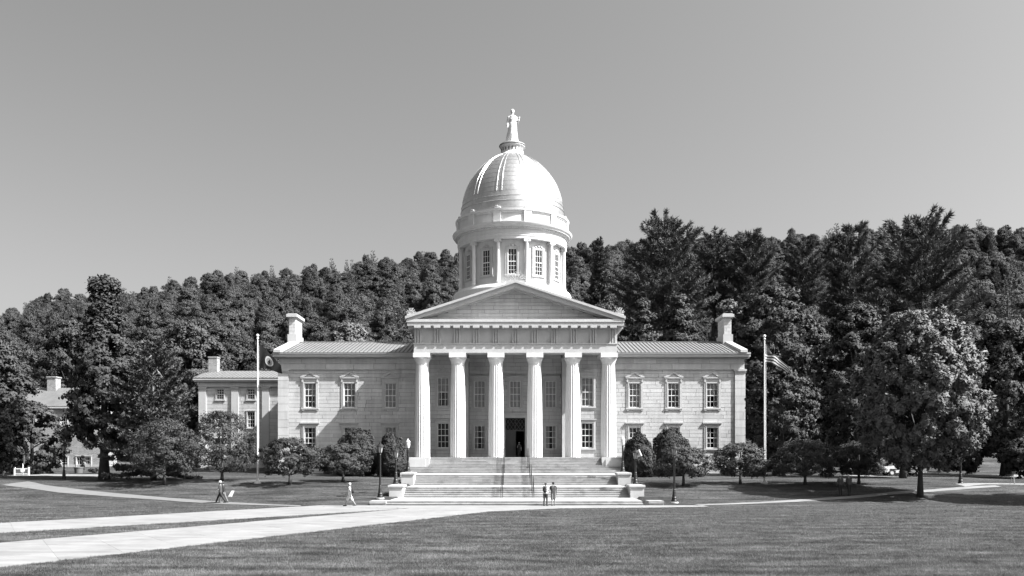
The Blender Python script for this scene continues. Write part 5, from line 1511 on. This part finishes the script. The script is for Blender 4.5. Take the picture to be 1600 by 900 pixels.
# crab apples along the lawn
gc = 'small crab apple trees along the bank'
for i, (px, by, ty, w, lab, hb) in enumerate([
        (257, 757, 655, 122, 'small spreading crab apple left of the walkers', 735), (347, 752, 642, 118, 'small crab apple in front of the annex, behind the walkers', 733),
        (453, 757, 684, 106, 'small crab apple right of the left flagpole', 738), (536, 753, 694, 92, 'small crab apple in front of the left clipped yew', 738),
        (1068, 758, 699, 104, 'small crab apple just right of the tall right lamp post', 741), (1157, 756, 692, 102, 'small crab apple left of the right flagpole', 740),
        (1258, 757, 687, 130, 'small wide crab apple right of the right flagpole', 740), (1342, 756, 690, 92, 'small crab apple behind the pair on the right path', 738)]):
    d = d_of(px, by)
    tree('crab_apple_tree', lab, px, None, ty, w * 1.14, d, hb + 3, 'umbrella', 66, .62 if ty > 670 else .82, 16500, .105, 'leaf' if px > 900 else 'leafd', .13, 30 + i, gc, 18, fork=.85, up=.35, cull=.6, flat=.7)
# shrubs
for i, (px, w, ty, d, lab, nm) in enumerate([(559, 68, 670, 93, 'large clipped yew dome left of the stairs, farther from them', 'yew_shrub'), (612, 48, 679, 91, 'clipped yew dome left of the stairs, nearer to them', 'yew_shrub'),
        (998, 50, 679, 91, 'clipped yew dome right of the stairs, nearer to them', 'yew_shrub'), (1048, 62, 670, 93, 'large clipped yew dome right of the stairs, farther from them', 'yew_shrub')]):
    x = PX(px, d); z = G(x, d); H = PZ(ty, d) - z; Wd = w * d / F
    rng = np.random.default_rng(60 + i)
    n_ = 30000
    dd = rng.normal(0, 1, (n_, 3)); dd /= np.linalg.norm(dd, axis=1)[:, None]
    lump = sum(np.sin(dd @ k_ + f_) for k_, f_ in zip(rng.normal(0, 5.5, (9, 3)), rng.uniform(0, 6, 9))) / 9
    lump2 = sum(np.sin(dd @ k_ + f_) for k_, f_ in zip(rng.normal(0, 14, (9, 3)), rng.uniform(0, 6, 9))) / 9
    rr = (1 + .26 * lump + .14 * lump2) * (1 - .16 * rng.uniform(0, 1, n_) ** 2)
    hz_ = np.hypot(dd[:, 0], dd[:, 1]) + 1e-6
    sx = np.where(dd[:, 2] < 0, np.minimum(1.0, hz_ ** .25) / hz_, 1.0)
    p_ = dd * np.stack([Wd * .47 * rr * sx, Wd * .47 * rr * sx, np.where(dd[:, 2] > 0, H * .66, H * .34) * rr], 1) + np.array([0, 0, H * .34])
    V, Q, Nn = leaf_quads(rng, p_, dd, .12, .6, .2, 1.5, .45)
    t = thing(nm, lab, 'shrub', (x, d, z), 0, 'clipped yews flanking the stairs'); put('foliage', soften(mesh_np('foliage', V, Q), Nn), M['yew'], t, world=False)
    q = MB(); q.tube([(0, 0, -.1), (0, 0, H * .5)], [.16, .06], 7)
    for a in range(6): q.tube([(0, 0, .2), (Wd * .3 * math.cos(a), Wd * .3 * math.sin(a), H * .5)], [.06, .02], 5)
    put('stem', q, M['bark'], t, world=False)
def bush(label, px, by, ty, w, d, n=6000, leaf=.16, lm='leafd', nb=14, name='bush', seed=1, col=False):
    x = PX(px, d); z = G(x, d); H = PZ(ty, d) - z; Wd = w * d / F; rng = np.random.default_rng(seed)
    bl = crown_blobs(rng, H, .15 * H, Wd, 'oval' if col else 'round', nb, min(Wd, H) * .24)
    V, Q, Nn = blob_leaves(rng, bl, n, leaf)
    t = thing(name, label, 'shrub', (x, d, z), 0); put('foliage', soften(mesh_np('foliage', V, Q), Nn), M[lm], t, world=False)
    q = MB(); q.tube([(0, 0, -.1), (0, 0, H * .6)], [.07, .03], 6); put('stem', q, M['bark'], t, world=False)
bush('dark spreading shrub at the far right edge behind the tripod', 1592, 745, 688, 70, 88, 12000, .2, nb=20, seed=71)
bush('dark understorey shrub right of the lone maple trunk', 1500, 742, 694, 70, 93, 12000, .2, nb=20, seed=72)
bush('low dark bush at the foot of the brick house', 146, 740, 732, 18, 100, 2500, .12, seed=73)
bush('slim columnar shrub in front of the brick house', 129, 740, 712, 8, 101, 2500, .12, seed=74, col=True, name='columnar_shrub')
bush('shaded hedge behind the crab apples at the right', 1230, 745, 712, 130, 96, 12000, .2, nb=24, seed=75, lm='yew')
bush('dark hedge behind the parked car', 1450, 742, 700, 150, 104, 12000, .22, nb=24, seed=76, lm='yew')
bush('flowering pale shrub in the shade right of the maple', 1518, 742, 727, 22, 97, 3000, .14, seed=77, lm='leafl')
bush('low bush at the base of the left wing', 520, 745, 716, 60, 97, 7000, .16, seed=78)
# the straggly half-dead conifer at the left
rng = np.random.default_rng(91)
d = 84.0; x = PX(240, d); z = G(x, d); H = PZ(540, d) - z
t = thing('conifer_tree', 'straggly conifer with bare dead branches left of the annex', 'tree', (x, d, z))
V, Q, mb = pine_parts(rng, H, 8.6, .8, 22, 9, .065, 17, droop=.38, tuft=.42, shape=.62, rag=.4)
put('crown', mesh_np('crown', V, Q), M['needle'], t, world=False); put('trunk', mb.mesh('trunk', 180), M['bark'], t, world=False)
q = MB()
for k in range(9):
    zz = H * rng.uniform(.45, .96); a = rng.uniform(-2.9, -.2); ln = rng.uniform(1.0, 2.2)
    q.tube([(0, 0, zz), (math.cos(a) * ln * .5, math.sin(a) * ln * .5 - .3, zz + .2), (math.cos(a) * ln, math.sin(a) * ln - .6, zz + rng.uniform(-.9, .1))], [.05, .035, .012], 5)
q.tube([(0, -.15, H * .45), (0, -.12, H * 1.0)], [.11, .05], 6)
put('dead_branch', q, M['deadwood'], t, world=False)
# white pines rising above the right slope
for i, (px, ty, w, d, hb, lab) in enumerate([(1040, 344, 150, 150, 520, 'tallest ragged white pine right of the dome'), (1115, 367, 80, 165, 500, 'smaller white pine just right of the tallest one by the dome'),
        (1170, 366, 100, 160, 500, 'white pine above the right chimney, second right of the tall one'), (1440, 344, 190, 140, 540, 'broad ragged white pine behind the lone maple'),
        (1332, 350, 80, 165, 500, 'white pine between the striped flag and the broad pine'), (1255, 380, 70, 185, 480, 'short pine top on the slope above the striped flag'), (936, 369, 36, 210, 450, 'thin dark spruce top just right of the dome')]):
    rng = np.random.default_rng(100 + i)
    x = PX(px, d); z = G(x, d); H = PZ(ty, d) - z; Wd = w * d / F
    if i == 6: V, Q, mb = pine_parts(rng, H, 5.6, H * .3, 26, 8, .11, 13, tuft=.7, rag=.2, shape=.9, droop=.1)
    else: V, Q, mb = pine_parts(rng, H, Wd * 1.1, max(2, PZ(hb, d) - z), 14 + (i in (0, 3)) * 3, 9, .062, 13, tuft=.95, rag=.45, shape=.55)
    t = thing('pine_tree', lab, 'tree', (x, d, z), 0, 'pines on the right slope')
    put('crown', mesh_np('crown', V, Q), M['needle'], t, world=False); put('trunk', mb.mesh('trunk', 180), M['bark'], t, world=False)

# ------------------------------------------------------------------ brick house at the left, car, small things
YH = 118.0
hx0, hx1 = PX(30, YH), PX(168, YH); hz = G(PX(100, YH), YH)
ho = thing('brick_house', 'pale brick house half hidden behind the left trees', 'house', ((hx0 + hx1) / 2, YH, hz))
hwin = [(100.5, 715, 731), (125, 714, 738), (137, 714, 736), (62, 650, 668), (100, 650, 668), (137, 650, 668)]
hs = [(PX(c, YH) - .45, PX(c, YH) + .45, PZ(b, YH), PZ(t_, YH)) for c, t_, b in hwin]
mb = MB(); wall(mb, hx0, hx1, hz - .5, PZ(636, YH), hs, YH, .4); mb.box(hx0, hx0 + .4, YH + .4, YH + 9, hz - .5, PZ(636, YH)); mb.box(hx1 - .4, hx1, YH + .4, YH + 9, hz - .5, PZ(636, YH)); put('wall', mb, M['brick'], ho)
mb = MB(); mb.box(hx0 - .05, hx1 + .05, YH - .06, YH - .002, hz - .5, hz + .35); mb.box(PX(88, YH) , PX(92, YH), YH - .08, YH - .003, hz + .35, hz + 1.2); put('foundation', mb, M['landing'], ho)
mb = MB(); mb.prism_x([(YH - .5, PZ(635, YH)), (YH + 5, PZ(606, YH + 5)), (YH + 10, PZ(635, YH))], hx0 - .5, hx1 + .5); put('roof', mb, M['shingle'], ho)
mb = MB(); mb.box(hx0 - .5, hx1 + .5, YH - .45, YH, PZ(638, YH), PZ(635.2, YH)); put('eave_board', mb, M['paint'], ho)
mb = MB(); mb.box(PX(73.5, YH + 4), PX(87, YH + 4), YH + 4, YH + 5.4, PZ(625, YH + 4), PZ(590, YH + 4)); mb.box(PX(72.5, YH + 4), PX(88, YH + 4), YH + 3.9, YH + 5.5, PZ(590, YH + 4), PZ(588, YH + 4)); put('chimney', mb, M['brick'], ho)
for c, t_, b in hwin: window(ho, PX(c, YH), YH, PZ(b, YH), .9, PZ(t_, YH) - PZ(b, YH), 'plain', cols=3, rt=2, rb=2, curtain=None, cas=.14)
lo_ = thing('low_building', 'low brick outbuilding with white bands right of the thick trunk', 'building', (PX(185, 121), 121, hz))
mb = MB(); mb.box(PX(169, 121), PX(235, 121), 121, 126, hz - .5, PZ(716, 121)); put('wall', mb, M['brick'], lo_)
for t_, b in ((722.5, 725), (728, 731)):
    mb = MB(); mb.box(PX(169, 121) - .03, PX(235, 121), 120.94, 120.998, PZ(b, 121), PZ(t_, 121)); put('band', mb, M['paint'], lo_)
mb = MB(); mb.box(PX(168, 121), PX(236, 121), 120.7, 126.2, PZ(716, 121), PZ(714, 121)); put('roof', mb, M['shingle'], lo_)
g = Vector((PX(123, 100), 100, 0)); g.z = G(g.x, g.y)
pt = thing('planter', 'round dark planter in front of the brick house', 'planter', g)
q = MB(); q.lathe([(.42, -.05), (.5, .6), (.54, .62), (.54, .72), (.46, .72), (.44, .6)], 20, cap=False); put('pot', q.mesh('pot', 30), M['planter'], pt, world=False)
q = MB(); q.lathe([(.45, .6), (.0, .66)], 20); put('soil', q, M['bark'], pt, world=False)
def notice(px0, px1, top, bot, d, label):
    x0, x1 = PX(px0, d), PX(px1, d); xm = (x0 + x1) / 2; z = G(xm, d)
    t = thing('notice_board', label, 'notice board', (xm, d, z)); w = (x1 - x0) / 2; H = PZ(top, d) - z
    for s in (-1, 1): q = MB(); q.box(s * w - .07, s * w + .07, -.07, .07, -.2, H + .08); put('post', q, M['white'], t, world=False)
    for za_, zb_ in ((H - .16, H - .04), (H * .18, H * .28)): q = MB(); q.box(-w + .07, w - .07, -.04, .04, za_, zb_); put('rail', q, M['white'], t, world=False)
    for a, b in ((-w + .1, -.05), (.05, w - .1)): q = MB(); q.box(a, b, -.02, .02, H * .32, H - .18); put('panel', q, M['g30'], t, world=False)
notice(23, 45, 731, 745, 93.0, 'white framed notice board beside the left driveway')
notice(-12, 5, 734, 746, 93.0, 'white framed board cut by the left edge of the picture')
d = 92.3; x = PX(35.8, d); z = G(x, d)
sg = thing('signpost', 'thin white signpost with a round disc in front of the notice board', 'sign', (x, d, z))
q = MB(); q.tube([(0, 0, -.2), (0, 0, 1.35)], .045, 7); put('post', q, M['white'], sg, world=False)
q = MB(); q.prism_y([(.24 * math.cos(a), .58 + .24 * math.sin(a)) for a in np.linspace(0, 2 * math.pi, 17)[:-1]], -.08, -.055); put('disc', q, M['white'], sg, world=False)
q = MB(); q.box(.06, .2, -.03, .03, 1.3, 2.2); put('panel', q, M['g30'], sg, world=False)
d = 95.5; x = PX(1466, d); z = G(x, d)
sg = thing('signpost', 'small pale sign on a post beyond the maple', 'sign', (x, d, z))
q = MB(); q.tube([(0, 0, -.2), (0, 0, 1.4)], .03, 6); put('post', q, M['g30'], sg, world=False)
q = MB(); q.box(-.22, .22, -.03, 0, .95, 1.42); put('panel', q, M['white'], sg, world=False)
# camera tripod at the far right
g = GP(1583, 757)
tr = thing('tripod', 'wooden tripod carrying a dark box at the right edge', 'tripod', g)
for k in range(3):
    a = 2 * math.pi * k / 3 + .4; q = MB(); q.tube([(.04 * math.cos(a), .04 * math.sin(a), .95), (.26 * math.cos(a), .26 * math.sin(a), -.02)], [.03, .022], 6); put('leg', q, M['deadwood'], tr, world=False)
q = MB(); q.box(-.16, .16, -.12, .12, .95, 1.2); put('head', q, M['iron'], tr, world=False)
# parked car
d = 92.6; cx0, cx1 = PX(1386, d), PX(1432, d); cz = G((cx0 + cx1) / 2, d) + .03; k = (cx1 - cx0)
car = thing('parked_car', 'white patrol car with dark stripe parked behind the maple trunk', 'car', ((cx0 + cx1) / 2, d, cz))
hl = 2.3
body = [(-hl, .35), (-hl, .72), (-hl + .12, .92), (-1.25, 1.0), (1.55, 1.02), (hl - .05, .92), (hl, .6), (hl - .05, .32), (1.95, .3)]
body += [(1.42 + .38 * math.cos(a), .3 + .38 * math.sin(a)) for a in np.linspace(0.02, math.pi - .02, 9)] + [(-1.06, .3)]
body += [(-1.42 + .38 * math.cos(a), .3 + .38 * math.sin(a)) for a in np.linspace(0.02, math.pi - .02, 9)] + [(-1.95, .32)]
q = MB(); q.prism_y(body, -.92, .92); put('body', q, M['carpaint'], car, world=False)
cab = [(-1.2, 1.0), (-.55, 1.5), (1.0, 1.55), (1.62, 1.45), (1.9, 1.02)]
q = MB(); q.prism_y(cab, -.78, .78); put('cabin', q, M['carpaint'], car, world=False)
for pl_ in ([(-.98, 1.04), (-.48, 1.44), (.02, 1.46), (.02, 1.04)], [(.12, 1.04), (.12, 1.46), (.9, 1.47), (.95, 1.04)], [(1.05, 1.05), (1.02, 1.46), (1.5, 1.38), (1.72, 1.05)]):
    q = MB(); q.prism_y(pl_, -.795, -.782); put('side_window', q, M['glass'], car, world=False); q = MB(); q.prism_y(pl_, -.7815, -.7805); put('dark_cabin_backing', q, M['dark'], car, world=False)  # dark sheet behind each pane; the cabin's dimness is put into its colour
q = MB(); q.box(-1.7, 1.9, -.93, -.921, .62, .72); put('stripe', q, M['g05'], car, world=False)
for xw in (-1.42, 1.42):
    for yw in (-.82, .82):
        q = MB(); q.lathe([(.2, -.1), (.33, -.1), (.34, 0), (.33, .1), (.2, .1)], 20, cap=False); q.xf(Matrix.Translation((xw, yw, .31)) @ Matrix.Rotation(R(90), 4, 'X')); wo2 = put('wheel', q.mesh('wheel', 40), M['tyre'], car, world=False)
        q = MB(); q.lathe([(.0, -.085), (.2, -.085), (.2, .085), (.0, .085)], 12); q.xf(Matrix.Translation((xw, yw, .31)) @ Matrix.Rotation(R(90), 4, 'X')); put('hub', q, M['g60'], wo2, world=False)
q = MB(); q.box(-.3, .3, -.55, .55, 1.55, 1.66); put('light_bar', q, M['g30'], car, world=False)
for yy in (-.7, .7): q = MB(); q.box(-hl - .01, -hl + .06, yy - .15, yy + .15, .66, .8); put('headlight', q, M['lampglass'], car, world=False)

# ------------------------------------------------------------------ grass tufts on the near lawn (one mass, instanced)
rng = np.random.default_rng(77)
def in_poly(x, y, poly):
    c = np.zeros(len(x), bool); n = len(poly)
    for i in range(n):
        (x1, y1), (x2, y2) = poly[i], poly[(i + 1) % n]
        t = ((y1 > y) != (y2 > y)); c ^= t & (x < (x2 - x1) * (y - y1) / (y2 - y1 + 1e-12) + x1)
    return c
NT = 190000
u = rng.uniform(0, 1, NT); yy = 1 / (1 / 24.0 + (1 / 84.0 - 1 / 24.0) * u)      # denser towards the camera
xx = rng.uniform(-.64, .64, NT) * yy
ok = rng.uniform(0, 1, NT) < np.clip((86 - yy) / 45, 0.05, 1)
for poly in ([ext(e0, e1, .25), e1, f1, ext(f0, f1, .25)], [ext(e2, e3, .3), e3, f3, ext(f2, f3, .3)], fc): ok &= ~in_poly(xx, yy, poly)
ok &= ~((yy > 64.8) & (np.abs(xx) < 13.0))
for o_ in [o for o in COL.objects if o.name.startswith('path')]:
    vv = np.array([v.co[:2] for v in o_.data.vertices])
    tr_ = np.floor(vv * 2).astype(int); hs_ = set(map(tuple, tr_))
    k_ = np.floor(np.stack([xx, yy], 1) * 2).astype(int); ok &= np.array([(a_, b_) not in hs_ for a_, b_ in k_])
xx, yy = xx[ok], yy[ok]
pv = np.stack([xx, yy, gz(xx, yy)], 1)
me = bpy.data.meshes.new('grass'); me.vertices.add(len(pv)); me.vertices.foreach_set('co', pv.astype(np.float32).ravel())
gr_ = put('grass', me); tag(gr_, 'short mown grass blades of the near lawn', None, None, 'stuff')
gcx = bpy.data.collections.new('grass_tufts')
M['blade'] = mat('grass_blade', 0.115, 0.6, spec=0.15, var=0.55, scale=0.9, obj_var=0.15, trans=0.35, streak=(0.25, 0.95, 1, 1.45))
for k in range(4):
    q = MB()
    for b in range(11):
        a = rng.uniform(0, 6.28); r0 = rng.uniform(0, .10); hgt = rng.uniform(.025, .06); ln = rng.uniform(.0, .045); w_ = .006
        bx, by = r0 * math.cos(a * 3), r0 * math.sin(a * 3)
        q.add([(bx - w_ * math.sin(a), by + w_ * math.cos(a), -.01), (bx + w_ * math.sin(a), by - w_ * math.cos(a), -.01), (bx + ln * math.cos(a), by + ln * math.sin(a), hgt)], [(0, 1, 2)])
    m_ = bpy.data.meshes.new('tuft'); m_.from_pydata(q.v, [], q.f); m_.materials.append(M['blade'])
    gcx.objects.link(bpy.data.objects.new('tuft', m_))
ng2 = ng.copy(); ng2.name = 'grass'
for nd in ng2.nodes:
    if nd.bl_idname == 'GeometryNodeCollectionInfo': nd.inputs['Collection'].default_value = gcx
    if nd.bl_idname == 'FunctionNodeRandomValue' and nd.inputs[0].default_value[0] > .1: nd.inputs[0].default_value = (.9, .9, .7); nd.inputs[1].default_value = (1.6, 1.6, 1.8)
md = gr_.modifiers.new('scatter', 'NODES'); md.node_group = ng2
